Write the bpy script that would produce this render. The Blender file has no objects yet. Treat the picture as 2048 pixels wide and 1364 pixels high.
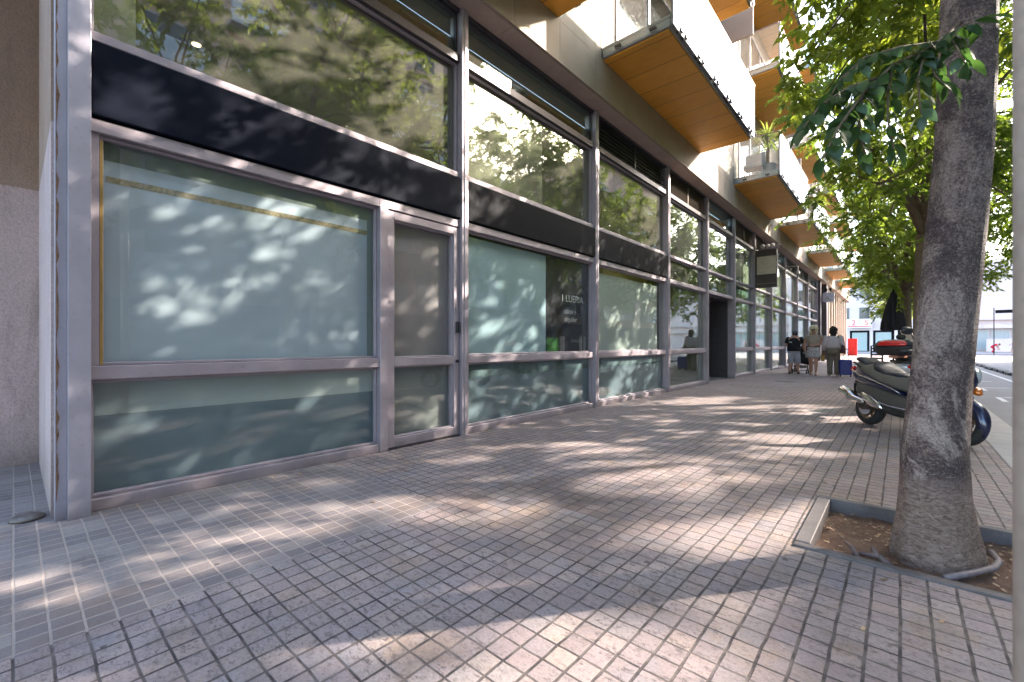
import bpy, math, random
import numpy as np
from mathutils import Vector, Matrix

C = bpy.context.scene.collection
R = math.radians
rnd = random.Random(7)

# ------------------------------------------------------------------ camera, sky, sun, exposure
H = 1.15
cam_d = bpy.data.cameras.new('camera')
cam = bpy.data.objects.new('camera', cam_d)
C.objects.link(cam)
cam.location = (0, 0, H)
cam.rotation_euler = (R(90), 0, R(41.41))
cam_d.sensor_width = 36
cam_d.lens = 880 * 36 / 2048
cam_d.shift_y = 0.0024
cam_d.clip_start = 0.05
cam_d.clip_end = 1500
cam_d.dof.use_dof = True
cam_d.dof.focus_distance = 5.0
cam_d.dof.aperture_fstop = 4.0
S = bpy.context.scene
S.camera = cam

TO_SUN = Vector((1.0, 1.3, 0.92)).normalized()
SUN_EL = math.asin(TO_SUN.z)
SUN_AZ = math.atan2(TO_SUN.x, TO_SUN.y)
w = bpy.data.worlds.new('World')
S.world = w
w.use_nodes = True
wn = w.node_tree
sky = wn.nodes.new('ShaderNodeTexSky')
sky.sky_type = 'NISHITA'
sky.sun_disc = False
sky.sun_elevation = SUN_EL
sky.sun_rotation = SUN_AZ
sky.air_density = 1.0
sky.dust_density = 2.2
sky.ozone_density = 1.0
bg = wn.nodes['Background']
bg.inputs['Strength'].default_value = 0.15
wn.links.new(sky.outputs[0], bg.inputs[0])
sl = bpy.data.lights.new('sun', 'SUN')
sl.energy = 2.0
sl.angle = R(0.55)
sl.color = (1.0, 0.89, 0.78)
so = bpy.data.objects.new('sun', sl)
C.objects.link(so)
so.rotation_euler = TO_SUN.to_track_quat('Z', 'Y').to_euler()
so.location = (30, 40, 40)
S.view_settings.view_transform = 'Standard'
S.view_settings.look = 'None'
S.view_settings.gamma = 1
S.view_settings.exposure = 3.12
S.render.engine = 'CYCLES'
S.cycles.use_denoising = True
S.cycles.max_bounces = 10
S.cycles.diffuse_bounces = 4
S.cycles.glossy_bounces = 4
S.cycles.transparent_max_bounces = 24
S.cycles.sample_clamp_indirect = 6
S.cycles.caustics_reflective = False
S.cycles.caustics_refractive = False

# ------------------------------------------------------------------ mesh helper
class MB:
    def __init__(s):
        s.v = []; s.f = []; s.m = []
    def add(s, vs, fs, mi=0):
        o = len(s.v)
        s.v.extend([tuple(p) for p in vs])
        for f in fs:
            s.f.append(tuple(i + o for i in f)); s.m.append(mi)
        return s
    def box(s, x0, x1, y0, y1, z0, z1, mi=0):
        if x0 > x1: x0, x1 = x1, x0
        if y0 > y1: y0, y1 = y1, y0
        if z0 > z1: z0, z1 = z1, z0
        v = [(x0,y0,z0),(x1,y0,z0),(x1,y1,z0),(x0,y1,z0),(x0,y0,z1),(x1,y0,z1),(x1,y1,z1),(x0,y1,z1)]
        return s.add(v, [(0,3,2,1),(4,5,6,7),(0,1,5,4),(1,2,6,5),(2,3,7,6),(3,0,4,7)], mi)
    def obox(s, c, ax, ay, az, mi=0):
        c, ax, ay, az = Vector(c), Vector(ax), Vector(ay), Vector(az)
        v = [c+sx*ax+sy*ay+sz*az for sz in (-1,1) for sx,sy in ((-1,-1),(1,-1),(1,1),(-1,1))]
        return s.add(v, [(0,3,2,1),(4,5,6,7),(0,1,5,4),(1,2,6,5),(2,3,7,6),(3,0,4,7)], mi)
    def rings(s, rings, cap=True, mi=0, closed=True):
        n = len(rings[0]); vs = []; fs = []
        for r in rings: vs += list(r)
        for i in range(len(rings)-1):
            for k in range(n if closed else n-1):
                a = i*n+k; b = i*n+(k+1) % n
                fs.append((a, b, b+n, a+n))
        if cap:
            fs.append(tuple(reversed(range(n))))
            o = (len(rings)-1)*n
            fs.append(tuple(range(o, o+n)))
        return s.add(vs, fs, mi)
    def tube(s, pts, rad, n=10, mi=0, cap=True):
        pts = [Vector(p) for p in pts]
        if not hasattr(rad, '__len__'): rad = [rad]*len(pts)
        rad = [float(q) for q in rad]
        rings = []; up = None
        for i, p in enumerate(pts):
            t = (pts[min(i+1, len(pts)-1)] - pts[max(i-1, 0)])
            if t.length < 1e-9: t = Vector((0,0,1))
            t.normalize()
            if up is None:
                up = Vector((1,0,0)) if abs(t.x) < .8 else Vector((0,1,0))
            a = (up - t*up.dot(t))
            if a.length < 1e-6: a = t.orthogonal()
            a.normalize(); up = a; b = t.cross(a)
            rings.append([p + rad[i]*(math.cos(k*2*math.pi/n)*a + math.sin(k*2*math.pi/n)*b) for k in range(n)])
        return s.rings(rings, cap, mi)
    def loft(s, st, n=18, e=2.4, mi=0, axis='x'):
        # st: (pos, cy, cz, half width, half height)
        rings = []
        for (x, cy, cz, hw, hh) in st:
            r = []
            for k in range(n):
                t = k*2*math.pi/n
                c, q = math.cos(t), math.sin(t)
                y = cy + hw*math.copysign(abs(c)**(2/e), c)
                z = cz + hh*math.copysign(abs(q)**(2/e), q)
                r.append((x,y,z) if axis == 'x' else ((y,x,z) if axis == 'y' else (y,z,x)))
            rings.append(r)
        return s.rings(rings, True, mi)
    def lathe(s, prof, c=(0,0,0), n=20, axis='z', mi=0, cap=True):
        rings = []
        for (r, h) in prof:
            ring = []
            for k in range(n):
                t = k*2*math.pi/n; a, b = r*math.cos(t), r*math.sin(t)
                p = (a,b,h) if axis == 'z' else ((a,h,b) if axis == 'y' else (h,a,b))
                ring.append((c[0]+p[0], c[1]+p[1], c[2]+p[2]))
            rings.append(ring)
        return s.rings(rings, cap, mi)
    def build(s, name, mats, parent=None, smooth=False, bevel=0, seg=1, sub=0):
        me = bpy.data.meshes.new(name)
        me.from_pydata(s.v, [], s.f)
        if not isinstance(mats, (list, tuple)): mats = [mats]
        for m in mats: me.materials.append(m)
        me.polygons.foreach_set('material_index', s.m)
        if smooth: me.polygons.foreach_set('use_smooth', [True]*len(s.f))
        me.update()
        o = bpy.data.objects.new(name, me)
        C.objects.link(o)
        if parent is not None: attach(o, parent)
        if bevel:
            b = o.modifiers.new('Bevel', 'BEVEL'); b.width = bevel; b.segments = seg; b.limit_method = 'ANGLE'; b.angle_limit = R(40)
            b.use_clamp_overlap = True
        if sub:
            b = o.modifiers.new('Sub', 'SUBSURF'); b.levels = sub; b.render_levels = sub
        return o

WORLD = {}
def wmat(o):
    return WORLD.get(o.name, Matrix.Identity(4))
LOCAL = set()
def attach(o, parent):
    o.parent = parent
    if parent.name in WORLD and parent.name not in LOCAL:
        o.matrix_parent_inverse = WORLD[parent.name].inverted()

def thing(name, label, cat, loc=(0,0,0), rotz=0, group=None, local=False):
    o = bpy.data.objects.new(name, None)
    C.objects.link(o)
    o.empty_display_size = 0.2
    o.location = loc; o.rotation_euler = (0, 0, rotz)
    o['label'] = label; o['category'] = cat
    if group: o['group'] = group
    WORLD[o.name] = Matrix.Translation(loc) @ Matrix.Rotation(rotz, 4, 'Z')
    if local: LOCAL.add(o.name)
    return o
def tag(o, label, cat, group=None):
    o['label'] = label; o['category'] = cat
    if group: o['group'] = group
    return o
def struct(name, mb, m, kind='structure', **k):
    o = mb.build(name, m, **k); o['kind'] = kind
    return o
def copy_tree(o, parent=None):
    c = o.copy(); C.objects.link(c)
    if parent is not None: c.parent = parent
    for ch in list(o.children): copy_tree(ch, c)
    return c

# ------------------------------------------------------------------ material helper
class M:
    def __init__(s, name):
        s.m = bpy.data.materials.new(name); s.m.use_nodes = True
        s.t = s.m.node_tree; s.n = s.t.nodes; s.l = s.t.links
        s.b = s.n['Principled BSDF']; s.out = s.n['Material Output']
    def new(s, typ, **k):
        nd = s.n.new(typ)
        for a, v in k.items(): setattr(nd, a, v)
        return nd
    def put(s, sock, v):
        if isinstance(v, bpy.types.NodeSocket): s.l.new(v, sock)
        elif v is not None: sock.default_value = v
    def math(s, op, a, b=None, c=None, clamp=False):
        nd = s.new('ShaderNodeMath', operation=op, use_clamp=clamp)
        s.put(nd.inputs[0], a)
        if b is not None: s.put(nd.inputs[1], b)
        if c is not None: s.put(nd.inputs[2], c)
        return nd.outputs[0]
    def mix(s, f, a, b, mode='MIX'):
        nd = s.new('ShaderNodeMix', data_type='RGBA', blend_type=mode)
        s.put(nd.inputs[0], f); s.put(nd.inputs[6], col(a)); s.put(nd.inputs[7], col(b))
        return nd.outputs[2]
    def pos(s):
        g = s.new('ShaderNodeNewGeometry'); return g.outputs['Position']
    def obj(s):
        return s.new('ShaderNodeTexCoord').outputs['Object']
    def sep(s, v):
        nd = s.new('ShaderNodeSeparateXYZ'); s.l.new(v, nd.inputs[0]); return nd.outputs
    def comb(s, x, y, z):
        nd = s.new('ShaderNodeCombineXYZ')
        for i, q in enumerate((x,y,z)): s.put(nd.inputs[i], q)
        return nd.outputs[0]
    def noise(s, v, scale, detail=4, rough=.6, dist=0):
        nd = s.new('ShaderNodeTexNoise')
        if v is not None: s.l.new(v, nd.inputs['Vector'])
        nd.inputs['Scale'].default_value = scale; nd.inputs['Detail'].default_value = detail
        nd.inputs['Roughness'].default_value = rough; nd.inputs['Distortion'].default_value = dist
        return nd.outputs['Fac']
    def white(s, v):
        nd = s.new('ShaderNodeTexWhiteNoise', noise_dimensions='3D'); s.l.new(v, nd.inputs['Vector']); return nd.outputs['Value']
    def voro(s, v, scale, feature='F1'):
        nd = s.new('ShaderNodeTexVoronoi', feature=feature); s.l.new(v, nd.inputs['Vector']); nd.inputs['Scale'].default_value = scale
        return nd.outputs['Distance']
    def ramp(s, f, a, b, lo=0.0, hi=1.0):
        nd = s.new('ShaderNodeMapRange'); nd.clamp = True
        s.put(nd.inputs[0], f); nd.inputs[1].default_value = a; nd.inputs[2].default_value = b
        nd.inputs[3].default_value = lo; nd.inputs[4].default_value = hi
        return nd.outputs[0]
    def scale(s, v, xyz):
        nd = s.new('ShaderNodeVectorMath', operation='MULTIPLY'); s.l.new(v, nd.inputs[0]); nd.inputs[1].default_value = xyz
        return nd.outputs[0]
    def bump(s, h, strength=.3, dist=.01, normal=None):
        nd = s.new('ShaderNodeBump'); s.put(nd.inputs['Height'], h); nd.inputs['Strength'].default_value = strength
        nd.inputs['Distance'].default_value = dist
        if normal is not None: s.l.new(normal, nd.inputs['Normal'])
        s.l.new(nd.outputs[0], s.b.inputs['Normal']); return nd.outputs[0]
    def base(s, c, rough=None, metal=None, spec=None, coat=None):
        s.put(s.b.inputs['Base Color'], col(c))
        if rough is not None: s.put(s.b.inputs['Roughness'], rough)
        if metal is not None: s.put(s.b.inputs['Metallic'], metal)
        if spec is not None: s.b.inputs['Specular IOR Level'].default_value = spec
        if coat is not None:
            s.b.inputs['Coat Weight'].default_value = coat; s.b.inputs['Coat Roughness'].default_value = .04
        return s
    def surf(s, sh):
        s.l.new(sh, s.out.inputs['Surface']); return s
def col(c):
    if isinstance(c, (tuple, list)) and len(c) == 3: return (c[0], c[1], c[2], 1)
    return c

def simple(name, c, rough=.5, metal=0, spec=.5, coat=None, var=.12, nscale=8, bump=0, bscale=60):
    k = M(name)
    p = k.obj()
    n = k.noise(p, nscale, 5)
    f = k.ramp(n, .3, .7)
    k.base(k.mix(f, tuple(x*(1-var) for x in c), tuple(min(1, x*(1+var)) for x in c)), None, metal, spec, coat)
    k.put(k.b.inputs['Roughness'], k.ramp(k.noise(p, nscale*2.3, 3), .3, .7, max(0, rough-.06), min(1, rough+.08)))
    if bump: k.bump(k.noise(p, bscale, 5), bump, .004)
    return k.m

def glass(name, tint, refl=.12, dust=.0, dustcol=(.7,.7,.66), rough=0.0, wav=.0):
    k = M(name)
    tr = k.new('ShaderNodeBsdfTransparent'); tr.inputs[0].default_value = col(tint)
    gl = k.new('ShaderNodeBsdfGlossy'); gl.inputs['Roughness'].default_value = rough; gl.inputs[0].default_value = (.93,.96,.95,1)
    lw = k.new('ShaderNodeLayerWeight'); lw.inputs[0].default_value = .5
    sch = k.math('MULTIPLY_ADD', k.math('POWER', lw.outputs['Facing'], 5.0), .9, .03)
    if wav:
        nd = k.new('ShaderNodeBump'); nd.inputs['Strength'].default_value = wav; nd.inputs['Distance'].default_value = .02
        k.l.new(k.noise(k.pos(), 1.3, 2), nd.inputs['Height'])
        k.l.new(nd.outputs[0], gl.inputs['Normal'])
    fac = k.math('ADD', k.math('MULTIPLY', sch, 1.0-refl), refl, clamp=True)
    mx = k.new('ShaderNodeMixShader'); k.l.new(fac, mx.inputs[0]); k.l.new(tr.outputs[0], mx.inputs[1]); k.l.new(gl.outputs[0], mx.inputs[2])
    sh = mx.outputs[0]
    if dust:
        df = k.new('ShaderNodeBsdfDiffuse'); df.inputs[0].default_value = col(dustcol)
        m2 = k.new('ShaderNodeMixShader')
        n = k.noise(k.pos(), 260, 2)
        n2 = k.noise(k.pos(), 2.2, 4)
        k.l.new(k.math('MULTIPLY', k.ramp(n, .35, .65, dust*.5, dust*1.4), k.ramp(n2, .3, .7, .7, 1.3)), m2.inputs[0])
        k.l.new(sh, m2.inputs[1]); k.l.new(df.outputs[0], m2.inputs[2]); sh = m2.outputs[0]
    k.surf(sh)
    return k.m
# ------------------------------------------------------------------ materials of the setting
def paving_mat():
    k = M('paving_tiles'); p = k.pos(); x, y, z = k.sep(p)
    cell = .0980
    wob = k.noise(k.scale(p, (6, 6, 1)), 1.0, 2)
    u = k.math('DIVIDE', k.math('ADD', x, k.math('MULTIPLY', k.math('SUBTRACT', wob, .5), .012)), cell)
    v = k.math('DIVIDE', k.math('ADD', y, k.math('MULTIPLY', k.math('SUBTRACT', wob, .5), .012)), cell)
    def edge(q):
        f = k.math('FRACT', q)
        return k.math('ABSOLUTE', k.math('SUBTRACT', f, .5))
    eu, ev = edge(u), edge(v)
    # strip of older tiles beside the shopfront (x < -2.43, y < 2.0)
    strip = k.math('MULTIPLY', k.math('LESS_THAN', x, -2.43), k.math('LESS_THAN', y, 2.02))
    wu = k.mix(strip, (.455,)*3, (.462,)*3)
    lu = k.ramp(eu, .432, .456); lv = k.ramp(ev, .442, .464)
    line = k.math('MAXIMUM', lu, lv)
    cid = k.comb(k.math('FLOOR', u), k.math('FLOOR', v), 0.0)
    tid = k.comb(k.math('FLOOR', k.math('MULTIPLY', u, .5)), k.math('FLOOR', k.math('MULTIPLY', v, .5)), 3.0)
    r1 = k.white(cid); r2 = k.white(tid)
    big = k.noise(p, .55, 5, .62); med = k.noise(p, 3.2, 6, .7); fine = k.noise(p, 70, 6, .75)
    base = k.mix(k.ramp(big, .34, .66), (.285, .222, .222), (.43, .345, .335))
    base = k.mix(strip, base, (.215, .188, .192))
    # brown stain in front of the second bay, with cast shade painted into it
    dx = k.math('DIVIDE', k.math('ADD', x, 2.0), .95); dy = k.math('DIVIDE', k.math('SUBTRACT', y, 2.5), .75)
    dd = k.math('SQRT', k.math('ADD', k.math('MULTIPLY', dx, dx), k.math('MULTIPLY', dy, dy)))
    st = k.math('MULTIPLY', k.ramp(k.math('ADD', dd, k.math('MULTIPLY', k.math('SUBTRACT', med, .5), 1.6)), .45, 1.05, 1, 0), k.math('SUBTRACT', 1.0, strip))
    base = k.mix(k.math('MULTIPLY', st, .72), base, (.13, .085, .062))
    base = k.mix(k.ramp(r1, 0, 1, 0, .3), base, (.2, .17, .155))
    base = k.mix(k.ramp(r2, .55, 1, 0, .32), base, (.5, .46, .42))
    hue = k.white(k.comb(k.math('FLOOR', u), k.math('FLOOR', v), 7.0)); ns = k.math('SUBTRACT', 1.0, k.math('MULTIPLY', strip, .75))
    base = k.mix(k.math('MULTIPLY', k.ramp(hue, .6, .95, 0, .4), ns), base, (.50, .385, .315))
    base = k.mix(k.math('MULTIPLY', k.ramp(hue, .0, .3, .4, 0), ns), base, (.30, .27, .28))
    bl = k.noise(p, 2.6, 4, .6, .4); bo = k.noise(k.scale(p, (1, 1, 2)), 3.3, 4, .6, .6)
    base = k.mix(k.math('MULTIPLY', k.ramp(bl, .54, .68, 0, .55), ns), base, (.24, .245, .285))
    base = k.mix(k.math('MULTIPLY', k.ramp(bo, .56, .68, 0, .5), ns), base, (.40, .275, .175))
    fl = k.noise(k.scale(p, (1, 1.8, 1)), 62, 5, .8)
    base = k.mix(k.math('MULTIPLY', k.ramp(fl, .56, .62, 0, .75), ns), base, (.10, .08, .082))
    # worn dark scuffs elongated on the tiles
    sc = k.noise(k.scale(p, (1, 2.0, 1)), 17, 8, .85, .4)
    sc2 = k.ramp(k.noise(p, 1.7, 4), .36, .56)
    base = k.mix(k.math('MULTIPLY', k.math('MULTIPLY', k.ramp(sc, .53, .58), k.math('MULTIPLY', k.math('MULTIPLY_ADD', sc2, .85, .15), k.math('MULTIPLY_ADD', strip, -.8, 1.0))), .85), base, (.10, .082, .082))
    base = k.mix(k.ramp(fine, .42, .7, 0, .42), base, (.15, .13, .125))
    base = k.mix(k.ramp(med, .5, .68, 0, .5), base, (.2, .165, .15))
    st2 = k.noise(p, .9, 6, .7, .5)
    base = k.mix(k.ramp(st2, .56, .66, 0, .45), base, (.20, .145, .115))
    st3 = k.noise(k.scale(p, (1, 1, 1)), 1.9, 5, .75, .3)
    base = k.mix(k.ramp(st3, .6, .68, 0, .55), base, (.12, .10, .098))
    gum = k.voro(p, 3.4); gn = k.noise(p, 40, 2)
    base = k.mix(k.ramp(k.math('ADD', gum, k.math('MULTIPLY', gn, .03)), .062, .072, .7, 0), base, (.05, .045, .045))
    jd = k.mix(k.ramp(k.noise(p, 9, 4), .4, .6), (.05, .042, .043), (.14, .115, .105))
    jc = k.mix(strip, jd, (.37, .31, .275))
    lstr = k.math('MULTIPLY', line, k.ramp(k.noise(p, 5, 3), .25, .5, .45, 1))
    c = k.mix(lstr, base, jc)
    k.base(c, k.ramp(fine, .3, .7, .62, .85), 0, .35)
    hgt = k.math('ADD', k.math('MULTIPLY', line, -1.0), k.math('MULTIPLY', fine, .5))
    hgt = k.math('ADD', hgt, k.math('MULTIPLY', r1, .35))
    hgt = k.math('ADD', hgt, k.math('MULTIPLY', sc, .5))
    k.bump(hgt, .55, .006)
    return k.m

def asphalt_mat():
    k = M('asphalt'); p = k.pos()
    n = k.noise(p, 1.1, 6); f = k.noise(p, 160, 3)
    c = k.mix(k.ramp(n, .3, .7), (.13, .122, .128), (.19, .18, .185))
    k.base(k.mix(k.ramp(f, .4, .7, 0, .5), c, (.24, .23, .23)), .8); k.bump(f, .4, .006)
    return k.m

def stone_mat(name, c1, c2, sc=3, rough=.7, grain=90, bump=.3):
    k = M(name); p = k.pos()
    n = k.noise(p, sc, 7, .65, .6); f = k.noise(p, grain, 4)
    c = k.mix(k.ramp(n, .3, .7), c1, c2)
    c = k.mix(k.ramp(f, .45, .75, 0, .35), c, tuple(q*.55 for q in c1))
    k.base(c, rough); k.bump(k.math('ADD', f, k.math('MULTIPLY', n, .4)), bump, .004)
    return k.m

def stucco_mat(name, c_low, c_high, zsplit):
    k = M(name); p = k.pos(); x, y, z = k.sep(p)
    n = k.noise(p, 1.6, 6); f = k.noise(p, 55, 5, .7)
    lo = k.mix(k.ramp(n, .3, .7), tuple(q*.88 for q in c_low), c_low)
    hi = k.mix(k.ramp(n, .3, .7), tuple(q*.85 for q in c_high), c_high)
    c = k.mix(k.math('GREATER_THAN', z, zsplit), lo, hi)
    st = k.noise(k.scale(p, (2.2, 2.2, .5)), 1.6, 7, .75, .5)
    c = k.mix(k.ramp(st, .52, .68, 0, .4), c, (.22, .16, .13))
    c = k.mix(k.ramp(f, .42, .62, 0, .3), c, (.2, .145, .12))
    dirt = k.ramp(k.math('ADD', z, k.math('MULTIPLY', n, .45)), .2, .75, .6, 0)
    k.base(k.mix(dirt, c, (.2, .16, .14)), .9); k.bump(f, 1.0, .012)
    return k.m

def wood_mat(name, c1, c2, pitch):
    k = M(name); p = k.pos(); x, y, z = k.sep(p)
    v = k.math('DIVIDE', y, pitch)
    pid = k.math('FLOOR', v)
    off = k.comb(k.math('MULTIPLY', pid, 3.7), 0.0, k.math('MULTIPLY', pid, 1.9))
    nd = k.new('ShaderNodeVectorMath', operation='ADD'); k.l.new(p, nd.inputs[0]); k.l.new(off, nd.inputs[1])
    g = k.noise(k.scale(nd.outputs[0], (1.2, 9, 1)), 2.2, 7, .65, 1.6)
    g2 = k.noise(k.scale(nd.outputs[0], (3, 60, 3)), 2.0, 4, .6)
    wv = k.noise(p, 1.1, 4)
    c = k.mix(k.ramp(g, .3, .7), c1, c2)
    c = k.mix(k.ramp(g2, .45, .8, 0, .4), c, tuple(q*.62 for q in c1))
    c = k.mix(k.ramp(wv, .5, .75, 0, .4), c, tuple(q*.6 for q in c1))
    c = k.mix(k.ramp(k.white(k.comb(pid, 1.0, 1.0)), 0, 1, 0, .25), c, tuple(q*.6 for q in c1))
    seam = k.ramp(k.math('ABSOLUTE', k.math('SUBTRACT', k.math('FRACT', v), .5)), .486, .493)
    k.base(k.mix(k.math('MULTIPLY', seam, .8), c, (.05, .025, .01)), .5, 0, .4)
    k.bump(g2, .15, .003)
    return k.m

def metal_mat(name, c, rough=.42, metal=.55, dirt=(.12,.1,.09), dz=.25):
    k = M(name); p = k.pos(); x, y, z = k.sep(p)
    n = k.noise(p, 2.4, 5); f = k.noise(k.scale(p, (60, 60, 3)), 2, 3); sp = k.noise(p, 34, 5)
    cc = k.mix(k.ramp(n, .3, .7), tuple(q*.86 for q in c), tuple(q*1.1 for q in c))
    cc = k.mix(k.ramp(sp, .58, .72, 0, .35), cc, tuple(q*.55 for q in c))
    low = k.ramp(k.math('ADD', z, k.math('MULTIPLY', n, .2)), .06, dz, .5, 0)
    k.base(k.mix(low, cc, dirt), k.ramp(f, .3, .7, rough-.05, rough+.1), metal)
    return k.m

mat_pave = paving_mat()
mat_asphalt = asphalt_mat()
mat_kerb = stone_mat('granite_kerb', (.40, .37, .35), (.5, .47, .45), 2, .8)
mat_pit = stone_mat('slate_edging', (.085, .075, .075), (.17, .15, .15), 5, .6)
mat_paint = simple('road_paint', (.62, .6, .58), .7, var=.25, nscale=14)
mat_clad = stone_mat('stone_cladding', (.31, .245, .19), (.40, .325, .255), 1.3, .72, 120, .12)
mat_soffit = stone_mat('soffit_plaster', (.44, .335, .275), (.55, .43, .355), 2.2, .85, 60, .15)
mat_joint = simple('dark_joint', (.06, .05, .045), .9)
mat_upper = stone_mat('upper_cladding', (.40, .30, .245), (.48, .37, .31), .9, .75)
mat_stucco = stucco_mat('stucco', (.74, .58, .55), (.50, .35, .26), 2.62)
mat_frame = metal_mat('aluminium_frame', (.42, .365, .40), .42, .3)
mat_frame_dark = metal_mat('dark_aluminium', (.085, .075, .082), .4, .5)
mat_steel = metal_mat('grey_steel_column', (.50, .47, .53), .36, .35)
mat_sign = simple('navy_panel', (.007, .0095, .018), .6, 0, .06, var=.05)
mat_char = simple('charcoal_panel', (.010, .0105, .0135), .6, 0, .06, var=.06)
mat_wood = wood_mat('plywood_soffit', (.80, .345, .035), (.90, .45, .07), .62)
mat_slab = simple('balcony_slab_edge', (.33, .31, .3), .6)
mat_rail = simple('bronze_rail', (.22, .16, .14), .4, .4)
mat_clamp = simple('black_clamp', (.05, .045, .045), .4, .5)
mat_louv = metal_mat('louver_metal', (.10, .085, .08), .45, .5)
mat_grill = metal_mat('grille_metal', (.16, .12, .09), .5, .4)
mat_inner = simple('interior_wall', (.10, .085, .06), .9)
mat_innerceil = simple('interior_ceiling', (.16, .14, .10), .9)
mat_innerfloor = simple('interior_floor', (.16, .15, .14), .5)
mat_amber = simple('amber_wall', (.46, .33, .13), .85)
mat_white = simple('white_board', (.74, .76, .76), .8, var=.04)
mat_blind = simple('pale_blind', (.6, .6, .57), .9, var=.06)
mat_cream = simple('cream_blind', (.62, .55, .42), .9, var=.06)
mat_gold = simple('brass_strip', (.62, .40, .13), .35, .7)
mat_black = simple('black_plastic', (.018, .018, .02), .4)
mat_rust = simple('rusted_joint', (.24, .13, .07), .9, var=.5, nscale=30)

def film_mat(name, c, alpha, tint, rough=.55):
    k = M(name)
    df = k.new('ShaderNodeBsdfDiffuse'); tl = k.new('ShaderNodeBsdfTranslucent'); tr = k.new('ShaderNodeBsdfTransparent')
    n = k.noise(k.pos(), .9, 4)
    cc = k.mix(k.ramp(n, .3, .7), tuple(q*.92 for q in c), tuple(min(1, q*1.06) for q in c))
    k.l.new(cc, df.inputs[0]); k.l.new(cc, tl.inputs[0]); tr.inputs[0].default_value = col(tint)
    a = k.new('ShaderNodeMixShader'); a.inputs[0].default_value = .18; k.l.new(df.outputs[0], a.inputs[1]); k.l.new(tl.outputs[0], a.inputs[2])
    b = k.new('ShaderNodeMixShader'); b.inputs[0].default_value = alpha; k.l.new(tr.outputs[0], b.inputs[1]); k.l.new(a.outputs[0], b.inputs[2])
    k.surf(b.outputs[0])
    return k.m
film_pale = film_mat('frosted_film', (.64, .72, .80), .97, (.8, .9, .9))
film_blue = film_mat('frosted_film_blue', (.46, .60, .66), .96, (.7, .9, .9))
film_green = film_mat('frosted_film_pale_green', (.58, .64, .60), .93, (.8, .9, .8))
film_teal = film_mat('frosted_film_teal', (.27, .35, .39), .78, (.66, .74, .76))
film_band = film_mat('pale_band_film', (.62, .68, .64), .92, (.8, .9, .85))
film_band_thin = film_mat('thin_band_film', (.36, .46, .46), .4, (.85, .95, .93))
film_edge = film_mat('grey_green_edge_film', (.33, .385, .35), .95, (.8, .9, .85))
film_door = film_mat('grey_door_film', (.50, .48, .49), .94, (.5, .5, .5))
film_grey = film_mat('grey_green_film', (.38, .43, .42), .86, (.5, .55, .52))
glass_clear = glass('window_glass', (.965, .985, .975), .02)
glass_upper = glass('dusty_upper_glass', (.86, .88, .80), .085, .07, (.62, .6, .52), wav=.03)
glass_far = glass('far_window_glass', (.84, .92, .88), .09, .03, wav=.10)
glass_low = glass('lower_glass', (.95, .97, .97), .01, .01)
glass_door = glass('door_glass', (.94, .94, .93), .02, .02)
glass_side = glass('balcony_side_glass', (.93, .97, .955), .04, .04)
def frosted_balcony():
    k = M('frosted_balcony_glass'); p = k.pos(); x, y, z = k.sep(p)
    tl = k.new('ShaderNodeBsdfTranslucent'); tl.inputs[0].default_value = (.44, .47, .50, 1)
    k.base((.44, .47, .50), .22, 0, .5, .6)
    n = k.noise(k.scale(p, (1, 1, .6)), 2.0, 2, .5)
    tr = k.new('ShaderNodeBsdfTransparent'); tr.inputs[0].default_value = (.86, .93, .97, 1)
    a = k.new('ShaderNodeMixShader'); a.inputs[0].default_value = .3
    k.l.new(k.b.outputs[0], a.inputs[1]); k.l.new(tl.outputs[0], a.inputs[2])
    b = k.new('ShaderNodeMixShader')
    zz = k.math('FRACT', k.math('DIVIDE', k.math('SUBTRACT', z, 6.03), 3.12))
    f = k.math('MULTIPLY', k.ramp(n, .6, .68, 0, .45), k.ramp(zz, .06, .2, 1, 0))
    k.put(b.inputs[0], f); k.l.new(a.outputs[0], b.inputs[1]); k.l.new(tr.outputs[0], b.inputs[2])
    k.surf(b.outputs[0]); return k.m
glass_frost = frosted_balcony()

# ------------------------------------------------------------------ ground, road, kerb
g = MB().box(-70, 90, -60, 200, -.5, -.16)
struct('ground', g, mat_asphalt)
PX0, PX1, PY0, PY1 = -.46, .62, 2.93, 4.0
pv = MB()
pv.box(-12, .76, -30, PY0, -.15, 0); pv.box(-12, PX0, PY0, PY1, -.15, 0); pv.box(PX1, .76, PY0, PY1, -.15, 0); pv.box(-12, .76, PY1, 57, -.15, 0)
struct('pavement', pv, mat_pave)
rd = MB().box(1.16, 11.5, -40, 57, -.159, -.12).box(-60, 80, 57, 74, -.159, -.1205)
struct('road', rd, mat_asphalt)
kb = MB(); y = -30.0
while y < 57:
    kb.box(.765, 1.155, y, y+1.19, -.15, .002 + rnd.uniform(-.002, .002)); y += 1.2
struct('kerb', kb, mat_kerb, bevel=.012, seg=2)
kb2 = MB(); y = -30.0
while y < 57:
    kb2.box(11.5, 11.8, y, y+1.19, -.15, .002); y += 1.2
struct('opposite_kerb', kb2, mat_kerb)
struct('opposite_pavement', MB().box(11.805, 15, -40, 57, -.15, 0), mat_pave)
struct('far_pavement', MB().box(-60, 80, 74, 100, -.15, .0), mat_kerb)
mk = MB()
for y0 in (14.2, 17.2, 20.2, 23.2, 26.2, 11.2, 8.2, 5.2):
    mk.obox((1.72, y0+.55, -.114), (.045, 0, 0), (0, .55, 0), (0, 0, .002))
    mk.obox((2.05, y0+1.2, -.114), (.25, .12, 0), (-.03, .06, 0), (0, 0, .002))
mk.box(2.75, 2.85, -30, 56, -.116, -.112)
for q in range(10): mk.box(1.6+q*1.0, 2.1+q*1.0, 53.5, 56.5, -.116, -.112)
struct('road_marking', mk, mat_paint)
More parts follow.
